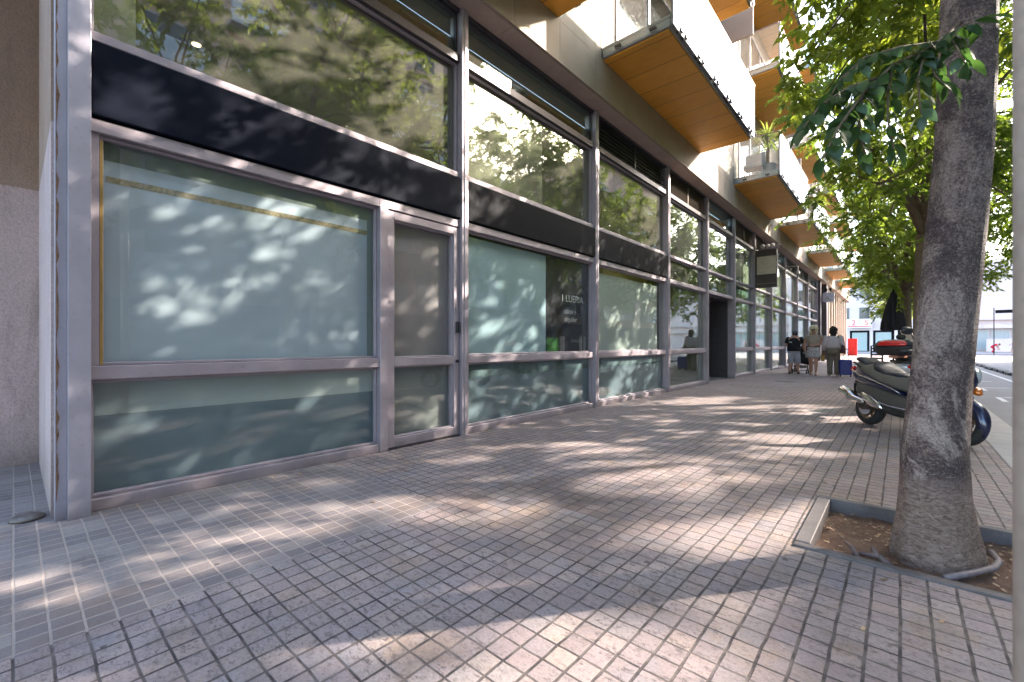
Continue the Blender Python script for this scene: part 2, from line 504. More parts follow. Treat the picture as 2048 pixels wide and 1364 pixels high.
# soil in the tree pit
def soil_mat():
    k = M('soil'); p = k.pos(); n = k.noise(p, 5, 6); f = k.noise(p, 80, 5)
    c = k.mix(k.ramp(n, .3, .7), (.15, .085, .055), (.25, .155, .105)); k.base(k.mix(k.ramp(f, .5, .7, 0, .5), c, (.09, .055, .04)), .95)
    k.bump(k.math('ADD', f, n), .9, .02); return k.m
nx, ny = 44, 44
vs = []; fs = []
for j in range(ny+1):
    for i in range(nx+1):
        x = PX0 + .04 + (PX1-PX0-.08)*i/nx; yy = PY0 + .04 + (PY1-PY0-.08)*j/ny
        d = math.hypot(x-.16, yy-3.36)
        vs.append((x, yy, -.075 + .055*math.exp(-(d/.27)**2) + rnd.uniform(-.008, .008) + .014*math.sin(9*x+3)*math.cos(11*yy) + .008*math.sin(23*x+yy*17)))
for j in range(ny):
    for i in range(nx):
        a = j*(nx+1)+i; fs.append((a, a+1, a+nx+2, a+nx+1))
struct('soil', MB().add(vs, fs), soil_mat(), smooth=True)
mat_litter = simple('dry_leaf', (.36, .24, .15), .8, var=.75, nscale=6)
lm = MB()
for i in range(240):
    x, yy = rnd.uniform(PX0+.07, PX1-.07), rnd.uniform(PY0+.07, PY1-.07)
    a = rnd.uniform(0, 6.28); l = rnd.uniform(.003, .015)
    ax = Vector((math.cos(a)*l, math.sin(a)*l, rnd.uniform(-.003, .003))); ay = Vector((-ax.y, ax.x, 0))*.45
    d = math.hypot(x-.16, yy-3.36); z = -.06 + .05*math.exp(-(d/.3)**2)
    lm.obox((x, yy, z), ax, ay, (0, 0, .0012))
for i in range(26):
    yy = rnd.uniform(.35, 6); x = -4.04 + abs(rnd.gauss(0, .04)); a = rnd.uniform(0, 6.28); l = rnd.uniform(.005, .018)
    ax = Vector((math.cos(a)*l, math.sin(a)*l, 0)); ay = Vector((-ax.y, ax.x, 0))*.5
    lm.obox((x, yy, .003), ax, ay, (0, 0, .0015))
for i in range(70):
    x, yy = rnd.uniform(-4, .7), rnd.uniform(.8, 14)
    if PX0-.03 < x < PX1+.03 and PY0-.03 < yy < PY1+.03: continue
    a = rnd.uniform(0, 6.28); l = rnd.uniform(.005, .02)
    ax = Vector((math.cos(a)*l, math.sin(a)*l, rnd.uniform(-.002, .002))); ay = Vector((-ax.y, ax.x, 0))*.42
    lm.obox((x, yy, .005), ax, ay, (0, 0, .0015))
struct('leaf_litter', lm, mat_litter, kind='stuff')

pit = thing('tree_pit', 'square tree pit with dark slate edging around the big trunk', 'tree pit', (.08, 3.46, 0))
e = MB()
e.box(PX0+.002, PX0+.078, PY0+.06, PY1-.06, -.14, .016); e.box(PX1-.058, PX1-.002, PY0+.06, PY1-.06, -.14, .012)
e.box(PX0+.002, PX1-.002, PY0+.002, PY0+.058, -.14, .012); e.box(PX0+.002, PX1-.002, PY1-.058, PY1-.002, -.14, .02)
e.build('edging', mat_pit, pit, bevel=.004)
mat_pipe = simple('grey_pipe', (.17, .14, .145), .6, var=.25, nscale=25)
mat_root = simple('root_bark', (.16, .12, .11), .85, var=.3, nscale=30, bump=.5)
pp = MB().tube([(.165, 3.02, .0), (.26, 3.16, .0), (.36, 3.32, .0), (.39, 3.42, .005), (.37, 3.5, .02), (.33, 3.55, -.02)], .016, 10).build('irrigation_pipe', mat_pipe, None, smooth=True)
tag(pp, 'grey bent irrigation pipe lying beside the foot of the big trunk', 'pipe')
rt = MB().tube([(-.16, 3.02, -.03), (-.2, 3.15, -.01), (-.24, 3.27, -.03)], [.012, .013, .008], 8).build('root_stub', mat_root, None, smooth=True)
tag(rt, 'small upright root stub in the soil left of the trunk', 'root')
rt = MB().tube([(-.03, 3.02, -.02), (-.08, 3.09, 0), (-.15, 3.13, -.02), (-.2, 3.16, -.05)], [.018, .016, .012, .008], 8).tube([(-.09, 3.08, 0), (-.11, 3.16, .01), (-.12, 3.22, -.02)], [.012, .011, .006], 8).build('root_stub', mat_root, None, smooth=True)
tag(rt, 'forked root touching the front edging of the tree pit', 'root')

# ------------------------------------------------------------------ the building with its shopfront
B = thing('apartment_building', 'apartment building with aluminium glass shopfront below and timber lined balconies above', 'building', (-6, 20, 0))
XF = -4.15
w_ = MB()
# backing of the fascia and upper wall with separate cladding slabs and open joints
w_.box(-4.6, -3.84, -8, 56.5, 5.40, 16.0, 1)
w_.box(-4.6, -3.84, -8, 56.5, 5.342, 5.3995, 1)
yj = [-8.0 + 1.03*i for i in range(64)]
for a in yj:
    if a+1.03 > 56.5: break
    w_.box(-3.84, -3.80, a+.004, a+1.026, 5.338, 5.965)
rows = [(5.973, 6.75), (6.758, 9.05)]
for a in [-8.0 + 2.06*i for i in range(31)]:
    w_.box(-3.84, -3.803, a+.004, a+2.056, 5.973, 6.58)
    w_.box(-3.84, -3.803, a+.004, a+2.056, 6.588, 9.05, 2)
    w_.box(-3.84, -3.803, a+.004, a+2.056, 9.058, 12.17, 2)
    w_.box(-3.84, -3.803, a+.004, a+2.056, 12.178, 16.0, 2)
w_.build('cladding', [mat_clad, mat_joint, mat_upper], B)
sf = MB()
for a in [-8.0 + 2.06*i for i in range(31)]:
    sf.box(-4.30, -3.845, a+.003, a+2.057, 5.336, 5.3415)
sf.build('soffit', mat_soffit, B)
# interior shell
it = MB()
it.box(-9.2, -9.0, .2, 39, 0, 5.3)
it.box(-9.0, -4.32, .25, .3, 0, 5.3)
it.box(-9.0, -4.32, 13.0, 13.15, 0, 5.3); it.box(-9.0, -4.32, 15.74, 15.9, 0, 5.3); it.box(-9, -4.32, 38.9, 39.0, 0, 5.3)
it.box(-9.0, -4.32, .3, 38.9, 5.0, 5.08, 1)
it.box(-9.0, -4.32, .3, 38.9, .004, .02, 2)
it.box(-7.5, -7.4, .3, 10.2, .02, 5.0)
it.box(-6.0, -5.9, 10.3, 13.0, .02, 5.0, 3)
it.box(-6.3, -6.2, 15.9, 38.9, .02, 2.4, 3)
it.build('interior', [mat_inner, mat_innerceil, mat_innerfloor, mat_amber], B)

def pane(fr, y0, y1, z0, z1, gm, film=None, inset=(.0, .0, .0, .0), name='pane'):
    p = MB().box(-4.235, -4.225, y0, y1, z0, z1).build(name, gm, fr)
    if film:
        MB().box(-4.258, -4.25, y0+inset[0], y1-inset[1], z0+inset[2], z1-inset[3]).build('film', film, fr)
    return p
def bead(mb, y0, y1, z0, z1, mi=0, b=.022, x=-4.172):
    mb.box(x-.05, x, y0, y0+b, z0+b, z1-b, mi); mb.box(x-.05, x, y1-b, y1, z0+b, z1-b, mi)
    mb.box(x-.05, x, y0, y1, z0, z0+b, mi); mb.box(x-.05, x, y0, y1, z1-b, z1, mi)
FR = [mat_frame, mat_frame_dark]
ZB = [(0.0, .085), (.90, .995), (2.60, 2.69), (3.22, 3.285), (4.66, 4.76), (5.29, 5.335)]
def window_frame(y0, y1, rails, panes, label=None):
    fb = MB()
    for (a, b) in rails:
        fb.box(-4.30, -4.125, y0, y1, a, b, 1 if a > 4.5 else 0)
    for (ya, yb, za, zb) in panes: bead(fb, ya, yb, za, zb, 1 if za > 4.5 else 0)
    o = fb.build('window', FR, B, bevel=.004)
    if label: o['label'] = label
    return o

# corner column and rusted joint
cl = MB(); cl.box(-4.30, -4.045, .235, .345, 0, 5.33); cl.box(-4.2, -4.09, .178, .2345, 0, 5.33)
cl.box(-4.17, -4.105, .20, .2345, 2.2, 2.204)
cl.build('corner_column', mat_steel, B, bevel=.006, seg=2)
ru = MB(); vs = []
for i in range(90):
    z = .12 + i*.055; wv = max(.0015, rnd.gauss(.006, .005))
    vs += [(-4.088, .1835, z), (-4.088, .1835+wv, z), (-4.0865, .1835+wv, z), (-4.0865, .1835, z)]
ru.rings([vs[i:i+4] for i in range(0, len(vs), 4)])
ru.build('rusted_joint', mat_rust, B)
# mullions, each its own part
MUL = [3.75, 6.96, 10.25, 13.07, 15.8, 18.5, 21.4, 24.4, 27.7, 31.3, 35.3]
for y in MUL:
    mm = MB(); mm.box(-4.31, -4.085, y-.055, y+.055, 0, 5.33); mm.box(-4.0845, -4.075, y-.02, y+.02, .0, 5.33)
    mm.build('mullion', mat_frame, B, bevel=.004)

# --- first bay
y0, y1 = .346, 2.56
L = y1
fr = window_frame(y0, y1, ZB[:3], [(y0, y1, .086, .899), (y0+.05, y1, .996, 2.599)], 'wide window bay with whitish frosted film beside the door')
MB().box(-4.22, -4.15, y0+.001, y0+.048, .998, 2.598).build('side_frame', mat_frame, fr)
MB().box(-4.20, -4.165, y0+.052, y0+.068, 1.0, 2.56).build('brass_strip', mat_gold, fr)
pane(fr, y0, y1, .0852, .8998, glass_low, film_teal)
pane(fr, y0+.05, y1, .9952, 2.5998, glass_clear, film_edge)
MB().box(-4.2485, -4.246, y0+.08, y1-.075, .998, 2.455).build('film', film_pale, fr)
MB().box(-4.2485, -4.245, y0+.03, y1-.002, .64, .895).build('pale_band', film_band, fr)
MB().box(-4.2455, -4.2435, y0+.09, y1-.076, 2.30, 2.345).build('tape', simple('dried_glue', (.36, .30, .19), .9, var=.4, nscale=40), fr)
# door
dj = MB(); dj.box(-4.30, -4.11, 2.5605, 2.66, 0, 2.60); dj.build('door_post', mat_frame, B, bevel=.004)
dr = MB()
dr.box(-4.27, -4.13, 2.665, 2.745, .02, 2.585); dr.box(-4.27, -4.13, 3.60, 3.685, .02, 2.585)
dr.box(-4.27, -4.13, 2.745, 3.60, .02, .12); dr.box(-4.27, -4.13, 2.745, 3.60, .90, .99); dr.box(-4.27, -4.13, 2.745, 3.60, 2.50, 2.585)
bead(dr, 2.7455, 3.5995, .1205, .8995, b=.016, x=-4.15); bead(dr, 2.7455, 3.5995, .9905, 2.4995, b=.016, x=-4.15)
door = dr.build('door', mat_frame, B, bevel=.004)
pane(door, 2.746, 3.599, .121, .899, glass_door, film_grey); pane(door, 2.746, 3.599, .991, 2.499, glass_door, film_door)
MB().box(-4.128, -4.09, 3.63, 3.655, 1.28, 1.42).build('handle', mat_black, door, bevel=.008, seg=2)
MB().lathe([(.018, -4.129), (.018, -4.10), (.012, -4.095)], (0, 3.643, .93), 14, 'x').build('lock', mat_black, door)
MB().box(-4.29, -4.12, 2.5605, 3.69, .0, .016).build('threshold', mat_frame_dark, B)
dh = MB().box(-4.30, -4.125, 2.5601, 3.69, 2.601, 2.69).build('door_head', mat_frame, B, bevel=.004)

# sign panels
def sign_panel(y0, y1, m, label):
    p = MB().box(-4.20, -4.095, y0, y1, 2.705, 3.205).build('sign_panel', m, B, bevel=.008, seg=2); p['label'] = label
sign_panel(.352, 3.688, mat_sign, 'longest blank navy sign panel')
sign_panel(3.815, 6.90, mat_char, 'middle blank charcoal sign panel')
sign_panel(7.02, 10.19, mat_char, 'right hand blank charcoal sign panel')

def upper_window(y0, y1, top='glass', lower=False, label=None, gm=None):
    rails = [ZB[3], ZB[4], ZB[5]]
    ps = [(y0, y1, 3.286, 4.659)]
    if top == 'glass': ps.append((y0, y1, 4.761, 5.289))
    if lower:
        ps.append((y0, y1, 2.691, 3.219))
    fr = window_frame(y0, y1, rails, ps, label)
    pane(fr, y0, y1, 3.285, 4.66, gm or glass_upper)
    if lower: pane(fr, y0, y1, 2.69, 3.22, gm or glass_upper)
    if top == 'glass': pane(fr, y0, y1, 4.76, 5.29, gm or glass_upper)
    elif top:
        ln = MB(); step = .075 if top == 'louver' else .03
        z = 4.775
        while z < 5.285:
            ln.obox((-4.2, (y0+y1)/2, z), (.03, 0, -.02), (0, (y1-y0)/2-.002, 0), (.001, 0, .0025 if top != 'louver' else .004)); z += step
        ym = (y0+y1)/2
        ln.box(-4.165, -4.15, ym-.02, ym+.02, 4.762, 5.288)
        ln.box(-4.29, -4.27, y0, y1, 4.762, 5.288, 1)
        ln.build('vent_louver', [mat_louv if top == 'louver' else mat_grill, mat_black], fr)
    return fr
f = upper_window(.346, 3.69, 'glass', label='wide dusty upper window above the navy sign panel')
MB().box(-4.40, -4.38, .36, .62, 3.3, 4.65).build('blind', mat_blind, f)
MB().tube([(-6.2, 1.1, 5.0), (-5.1, 1.35, 4.55)], .012, 8).build('ceiling_rail', mat_black, f)
f = upper_window(3.81, 6.9, 'glass', label='upper window with a grey roller blind above the middle sign panel')
MB().box(-4.40, -4.385, 3.83, 5.72, 3.3, 4.62).build('blind', simple('grey_roller_blind', (.34, .34, .33), .9, var=.08, nscale=30), f)
upper_window(7.02, 10.19, 'louver')

# --- second bay
y0, y1 = 3.806, 6.904
fr = window_frame(y0, y1, ZB[:3], [(y0, y1, .086, .899), (y0, y1, .996, 2.599)], 'window bay with bluish frosted film and a black poster')
pane(fr, y0, y1, .0852, .8998, glass_low, film_teal)
pane(fr, y0, y1, .9952, 2.5998, glass_clear, film_blue, (.0, 1.27, 0, .05))
MB().box(-4.2485, -4.245, y0+.002, y1-.002, .70, .895).build('pale_band', film_band_thin, fr)
po = MB().box(-4.259, -4.251, 5.645, y1-.002, .996, 2.585).build('poster', simple('black_poster', (.012, .013, .02), .35, var=.2), fr)
# --- third bay
y0, y1 = 7.016, 10.194
fr = window_frame(y0, y1, ZB[:3], [(y0, y1, .086, .899), (y0, y1, .996, 2.599)], 'window bay with pale green frosted film')
pane(fr, y0, y1, .0852, .8998, glass_low, film_teal)
pane(fr, y0, y1, .9952, 2.5998, glass_clear, film_green, (.0, .28, 0, .12))
MB().box(-4.2485, -4.245, y0+.002, y1-.002, .70, .895).build('pale_band', film_band_thin, fr)
MB().box(-4.5, -4.48, 9.93, 10.16, 1.0, 2.58).build('green_strip', simple('lime_strip', (.36, .5, .10), .8), fr)
# --- fourth bay: clear glass, amber room
y0, y1 = 10.306, 13.014
fr = window_frame(y0, y1, ZB[:3], [(y0, y1, .086, .899), (y0, y1, .996, 2.599)], 'clear window bay showing an amber wall inside')
pane(fr, y0, y1, .0852, .8998, glass_far); pane(fr, y0, y1, .9952, 2.5998, glass_far)
upper_window(y0, y1, 'grille', True, gm=glass_far)
# --- fifth bay: recessed entrance with a window over it
y0, y1 = 13.126, 15.744
fr = upper_window(y0, y1, 'glass', True, gm=glass_far)
MB().box(-4.30, -4.125, y0, y1, 2.60, 2.689).build('entrance_lintel', mat_frame, B, bevel=.004)
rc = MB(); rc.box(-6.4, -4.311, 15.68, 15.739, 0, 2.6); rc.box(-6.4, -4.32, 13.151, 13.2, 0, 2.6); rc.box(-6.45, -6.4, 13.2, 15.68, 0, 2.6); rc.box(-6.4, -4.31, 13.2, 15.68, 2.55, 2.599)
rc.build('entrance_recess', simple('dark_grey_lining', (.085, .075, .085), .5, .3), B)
# --- the bays beyond
tops = ['grille', 'grille', 'glass', 'louver', 'louver', 'glass', 'glass']
ends = [15.8, 18.5, 21.4, 24.4, 27.7, 31.3, 35.3]
for i in range(6):
    y0, y1 = ends[i]+.056, ends[i+1]-.056
    fr = window_frame(y0, y1, ZB[:3], [(y0, y1, .086, .899), (y0, y1, .996, 2.599)])
    pane(fr, y0, y1, .0852, .8998, glass_far); pane(fr, y0, y1, .9952, 2.5998, glass_far)
    MB().box(-4.60, -4.58, y0+.05, y1-.05, 1.0, 3.2).build('blind', simple('tree_reflection_blind', (.22, .32, .27), .9, var=.2, nscale=2), fr)  # green of the reflected trees put into the blind colour
    f2 = upper_window(y0, y1, tops[i], True, gm=glass_far)
    if i in (0, 1, 2, 3): MB().box(-4.56, -4.54, y0+.04, y1-.04, 3.3, 4.62).build('blind', mat_cream, f2)
dp = MB(); dp.box(-4.5, -3.95, 35.36, 35.8, 0, 5.33); dp.box(-4.5, -4.2, 35.8, 37.9, 0, 5.33); dp.box(-4.5, -3.88, 37.9, 38.9, 0, 5.33)
dp.build('dark_pillar', mat_frame_dark, B, bevel=.01)
# --- last stretch with tall fins
mat_fin = simple('cream_fin', (.52, .42, .34), .7); mat_dglass = glass('dark_far_glass', (.25, .27, .28), .1)
for i in range(10):
    a = 39.0 + 1.72*i
    fn = MB().box(-4.4, -4.0, a, a+.22, 0, 5.33); fn.build('fin', mat_fin, B)
    fr = MB().box(-4.35, -4.14, a+.221, a+1.719, 2.5, 2.62).box(-4.35, -4.14, a+.221, a+1.719, 3.2, 3.3).box(-4.35, -4.14, a+.221, a+1.719, 0, .1).box(-4.3, -4.12, a+.93, a+.99, .1, 2.5).build('window', mat_fin, B)
    MB().box(-4.26, -4.25, a+.221, a+1.719, .1, 5.3).build('pane', mat_dglass, fr)
# --- balconies
mat_bwall = simple('balcony_frame', (.55, .47, .42), .6)
def balcony(ya, yb, zf, detail):
    sl_ = MB(); sl_.box(-3.80, -2.645, ya+.02, yb-.02, zf+.03, zf+.16); sl_.box(-3.80, -2.62, ya, yb, zf+.165, zf+.20)
    slab = sl_.build('balcony', mat_slab, B, bevel=.005)
    MB().box(-3.80, -2.675, ya+.06, yb-.06, zf, zf+.0295).build('timber_soffit', mat_wood, slab)
    n = 3; L_ = (yb-ya)/n
    for i in range(n):
        MB().box(-2.596, -2.58, ya+i*L_+.004, ya+(i+1)*L_-.004, zf+.035, zf+1.26).build('front_glass', glass_frost, slab)
    for yy in (ya-.025, yb+.01):
        MB().box(-3.79, -2.60, yy, yy+.014, zf+.04, zf+1.26).build('side_glass', glass_side, slab)
    hr = MB(); hr.box(-2.605, -2.57, ya-.03, yb+.03, zf+1.262, zf+1.28); hr.box(-3.79, -2.613, ya-.03, ya-.005, zf+1.262, zf+1.285); hr.box(-3.79, -2.613, yb+.005, yb+.03, zf+1.262, zf+1.285)
    hr.box(-2.62, -2.597, ya+.0, ya+.03, zf+.2, zf+1.26); hr.box(-3.80, -3.79, ya-.03, ya, zf+.03, zf+1.26); hr.box(-2.62, -2.597, yb-.03, yb, zf+.2, zf+1.26)
    hr.build('handrail', mat_rail, slab)
    if detail:
        for i in range(n*2):
            yy = ya + (i+.5)*(yb-ya)/(n*2)
            for q in (-.1, .1):
                MB().box(-2.645, -2.56, yy+q-.03, yy+q+.03, zf+.0855, zf+.12).box(-2.577, -2.555, yy+q-.045, yy+q+.045, zf+.06, zf+.085).build('clamp', mat_clamp, slab)
        for xx in (-3.5, -2.9):
            MB().box(xx-.05, xx+.05, ya-.035, ya+.02, zf+.07, zf+.11).build('clamp', mat_clamp, slab); MB().box(xx-.05, xx+.05, yb-.02, yb+.035, zf+.07, zf+.11).build('clamp', mat_clamp, slab)
    fw = MB(); fw.box(-3.80, -3.77, ya+.5, yb-.5, zf+.22, zf+.30); fw.box(-3.80, -3.77, ya+.5, yb-.5, zf+2.45, zf+2.53)
    m_ = 3; W_ = (yb-ya-1.0)/m_
    for i in range(m_+1): fw.box(-3.80, -3.77, ya+.5+i*W_-.035, ya+.5+i*W_+.035, zf+.30, zf+2.45)
    fo = fw.build('balcony_window', mat_frame, B)
    MB().box(-3.798, -3.79, ya+.5, yb-.5, zf+.30, zf+2.45).build('pane', glass_dark, fo)
glass_dark = simple('dark_window_glass', (.03, .035, .04), .06, 0, .6)
BCOL = [(.35, 5.40), (6.63, 11.61), (14.55, 19.6), (21.15, 26.3), (28.6, 33.9), (36.2, 41.2), (43.4, 48.4)]
for fl in range(3):
    for (a, b) in BCOL: balcony(a, b, 5.98 + 3.12*fl, fl == 0 and a < 28)
# privacy screens between flats
for (y, zf) in ((20.35, 5.98), (12.9, 9.1), (20.35, 9.1)):
    MB().box(-3.80, -2.9, y-.03, y+.03, zf+.2, zf+2.4).build('privacy_screen', mat_upper, B)

# recessed stucco wall left of the shop
rw = thing('stucco_wall', 'beige two tone stucco wall in the recess left of the steel column', 'wall', (-6.2, -1.2, 0))
q = MB(); q.box(-6.6, -6.23, -.26, .165, 0, 5.33); q.box(-6.23, -4.201, .165, .22, 0, 5.33); q.box(-7.4, -7.3, -6, -.26, 0, 5.33)
q.build('wall', mat_stucco, rw)
q = MB(); z = 2.5
while z < 5.2:
    q.obox((-7.26, -1.2, z), (.03, 0, -.02), (0, .9, 0), (.001, 0, .004)); z += .07
q.build('vent_louver', mat_louv, rw)
q = MB(); z = .4
while z < 2.3:
    q.obox((-7.26, -1.2, z), (.03, 0, -.02), (0, .9, 0), (.001, 0, .004)); z += .07
q.build('vent_louver', mat_louv, rw)
ds = MB().lathe([(.001, 0), (.075, 0), (.085, .006), (.08, .02), (.055, .034), (.001, .038)], (-4.28, .06, 0), 22).build('door_stop', simple('worn_metal_cap', (.2, .17, .15), .5, .5, var=.35, nscale=30), None, smooth=True)
tag(ds, 'worn dark metal cap on the paving at the foot of the steel column', 'cap')
dl = thing('ceiling_downlight', 'small lit warm ceiling downlight inside the upper shop window', 'ceiling light', (-6.75, 1.55, 4.98))
MB().lathe([(.075, 5.0), (.075, 4.975), (.05, 4.97), (.05, 4.99)], (-6.75, 1.55, 0), 18).build('ring', mat_white, dl)
k = M('lamp_glow'); k.b.inputs['Emission Color'].default_value = (1, .68, .32, 1); k.b.inputs['Emission Strength'].default_value = 2.2
MB().lathe([(.001, 4.974), (.049, 4.974), (.049, 4.985)], (-6.75, 1.55, 0), 18).build('lamp', k.m, dl)

# ------------------------------------------------------------------ trees
def leaf_mat(name, c1, c2, trans=(.30, .42, .05), gloss=.45, spec=.35):
    k = M(name)
    g = k.new('ShaderNodeNewGeometry')
    r = g.outputs['Random Per Island']
    n = k.noise(k.pos(), .9, 3)
    c = k.mix(r, c1, c2)
    c = k.mix(k.ramp(n, .4, .65, 0, .45), c, tuple(q*1.5 for q in c2))
    k.base(c, gloss, 0, spec)
    tl = k.new('ShaderNodeBsdfTranslucent'); k.l.new(k.mix(r, tuple(q*.8 for q in trans), trans), tl.inputs[0])
    mx = k.new('ShaderNodeMixShader'); mx.inputs[0].default_value = .42
    k.l.new(k.b.outputs[0], mx.inputs[1]); k.l.new(tl.outputs[0], mx.inputs[2]); k.surf(mx.outputs[0])
    return k.m
mat_leaf = leaf_mat('street_tree_leaf', (.06, .115, .014), (.14, .21, .03), (.50, .60, .06))
mat_leaf_b = leaf_mat('street_tree_leaf_dark', (.045, .095, .015), (.11, .18, .028), (.40, .54, .06))
mat_leaf_big = leaf_mat('broad_leaf', (.018, .045, .02), (.04, .08, .03), (.10, .22, .035), .3, .6)

def bark_mat(name, c1, c2, near=False):
    k = M(name); p = k.pos(); x, y, z = k.sep(p)
    n = k.noise(p, 5, 7, .7); rings = k.noise(k.scale(p, (3, 3, 38)), 1.6, 6, .7, .8); f = k.noise(p, 70, 5, .75)
    c = k.mix(k.ramp(n, .3, .7), c1, c2)
    c = k.mix(k.ramp(rings, .48, .68, 0, .6), c, tuple(q*.45 for q in c1))
    if near:
        spk = k.noise(p, 85, 7, .85)
        lic = k.ramp(k.noise(k.scale(p, (1, 1, .5)), 4.0, 9, .8, .8), .515, .585)
        drip = k.ramp(k.noise(k.scale(p, (13, 13, 1.1)), 1.5, 5, .7, 1.2), .62, .66)
        band = k.ramp(k.noise(p, 2.1, 3), .42, .58)
        mot = k.ramp(k.math('ADD', spk, k.math('MULTIPLY', k.math('SUBTRACT', n, .5), .5)), .47, .62, 0, .75)
        low = k.ramp(z, .35, 1.7, 1, .45)
        c = k.mix(mot, c, (.38, .28, .23))
        c = k.mix(k.math('MULTIPLY', k.math('MULTIPLY', lic, low), k.ramp(spk, .36, .56, .25, .85)), c, (.50, .40, .345))
        c = k.mix(k.math('MULTIPLY', k.math('MULTIPLY', drip, band), .8), c, (.54, .45, .39))
        scr = k.ramp(k.noise(k.scale(p, (7, 7, 60)), 1.8, 4, .7, .5), .64, .68, 0, .55)
        c = k.mix(scr, c, (.38, .33, .32))
        foot = k.ramp(k.math('ADD', z, k.math('MULTIPLY', n, .22)), .44, .56, 1, 0)
        wr = k.noise(k.scale(p, (9, 9, 22)), 2.4, 7, .75, 1.6)
        fc = k.mix(k.ramp(wr, .38, .6), (.17, .105, .08), (.50, .37, .30))
        c = k.mix(foot, c, fc)
        hh = k.math('ADD', k.math('MULTIPLY', rings, .9), k.math('MULTIPLY', f, .5))
        crk = k.ramp(k.voro(k.scale(p, (9, 9, 5)), 1.4, 'DISTANCE_TO_EDGE'), 0, .035, 1, 0)
        crk = k.math('MULTIPLY', crk, k.ramp(k.noise(p, 4, 3), .45, .6))
        c = k.mix(k.math('MULTIPLY', crk, .0), c, (.03, .02, .02))
        hh = k.math('SUBTRACT', hh, k.math('MULTIPLY', crk, .0))
        hh = k.math('ADD', hh, k.math('MULTIPLY', k.math('MULTIPLY', wr, foot), 1.7))
        k.base(c, .75); k.bump(hh, 1.0, .018)
    else:
        k.base(c, .85); k.bump(k.math('ADD', rings, f), .6, .02)
    return k.m
mat_bark_near = bark_mat('near_trunk_bark', (.042, .029, .031), (.105, .070, .062), True)
mat_bark = bark_mat('branch_bark', (.16, .115, .075), (.25, .18, .115))

def leaves_mesh(name, P, D, L, W, mat, rs, jit=.7, curl=.18):
    n = len(P)
    up = rs.normal(0, jit, (n, 3)); up[:, 2] += 1.0
    D = D/np.linalg.norm(D, axis=1, keepdims=True)
    Y = np.cross(up, D); Y /= np.linalg.norm(Y, axis=1, keepdims=True) + 1e-9
    Z = np.cross(D, Y)
    tpl = np.array([[0,0,0],[.42,-.5,.10],[1,0,-curl],[.42,.5,.10],[.45,0,-.04]])
    V = (P[:, None, :] + L[:, None, None]*(tpl[None, :, 0, None]*D[:, None, :] + tpl[None, :, 2, None]*Z[:, None, :])
         + W[:, None, None]*tpl[None, :, 1, None]*Y[:, None, :]).reshape(-1, 3)
    fb = np.array([[0,1,2,4],[0,4,2,3]])
    F = (np.arange(n)[:, None, None]*5 + fb[None]).reshape(-1)
    me = bpy.data.meshes.new(name)
    me.vertices.add(len(V)); me.vertices.foreach_set('co', V.astype(np.float32).reshape(-1))
    me.loops.add(len(F)); me.loops.foreach_set('vertex_index', F.astype(np.int32))
    me.polygons.add(n*2); me.polygons.foreach_set('loop_start', np.arange(n*2, dtype=np.int32)*4)
    me.materials.append(mat); me.update(); me.validate()
    return me

def crown_points(rs, clumps, twigs, per, tl, droop):
    P = []; D = []
    for c in clumps:
        for t in range(twigs):
            d = rs.normal(0, 1, 3); d[2] = d[2]*.6 + .1; d /= np.linalg.norm(d)
            ln = tl*rs.uniform(.6, 1.25)
            s0 = np.array(c) + rs.normal(0, .10, 3)
            for j in range(per):
                u = (j+.5+rs.uniform(-.3, .3))/per
                p = s0 + d*ln*u + np.array([0, 0, -droop*u*u])
                side = np.cross(d, [0, 0, 1.0]); side = side/(np.linalg.norm(side)+1e-6)*(1 if j % 2 else -1)
                ld = d*.55 + side*.8 + np.array([0, 0, -.45]) + rs.normal(0, .25, 3)
                P.append(p); D.append(ld)
    return np.array(P), np.array(D)

def limb_tubes(mb, rs, start, clumps, r0, nmain=6):
    start = np.array(start)
    cl = [np.array(c) for c in clumps]
    mains = []
    order = rs.permutation(len(cl))
    for i in order:
        if all(np.linalg.norm(cl[i]-cl[j]) > 1.15 for j in mains): mains.append(i)
        if len(mains) >= nmain: break
    mp = []
    for i in mains:
        e = start + (cl[i]-start)*.72; pts = []
        for u in np.linspace(0, 1, 6):
            q = start*(1-u) + e*u + np.array([0, 0, .35*math.sin(math.pi*u)]) + rs.normal(0, .05, 3)*(0 < u < 1)
            pts.append(tuple(q))
        mb.tube(pts, [r0*(1-.72*u) for u in np.linspace(0, 1, 6)], 8)
        mp.append(pts)
    allp = [(np.array(q), r0*(1-.72*i/5)) for pts in mp for i, q in enumerate(pts) if i > 1]
    for i, c in enumerate(cl):
        b, rr = min(allp, key=lambda t: np.linalg.norm(t[0]-c))
        if np.linalg.norm(b-c) < 2.2:
            m = (b+c)/2 + rs.normal(0, .09, 3)
            mb.tube([tuple(b), tuple(m), tuple(c)], [min(.03, rr*.6), .017, .008], 5)

def clump_set(rs, cen, rad, n, keep=None, rmin=.45):
    out = []; guard = 0
    while len(out) < n and guard < 8000:
        guard += 1
        d = rs.normal(0, 1, 3); d /= np.linalg.norm(d)
        p = np.array(cen) + d*np.array(rad)*rs.uniform(rmin, 1.0)
        if keep and not keep(p): continue
        if any(np.linalg.norm(p-q) < .42 for q in out): continue
        out.append(p)
    return out

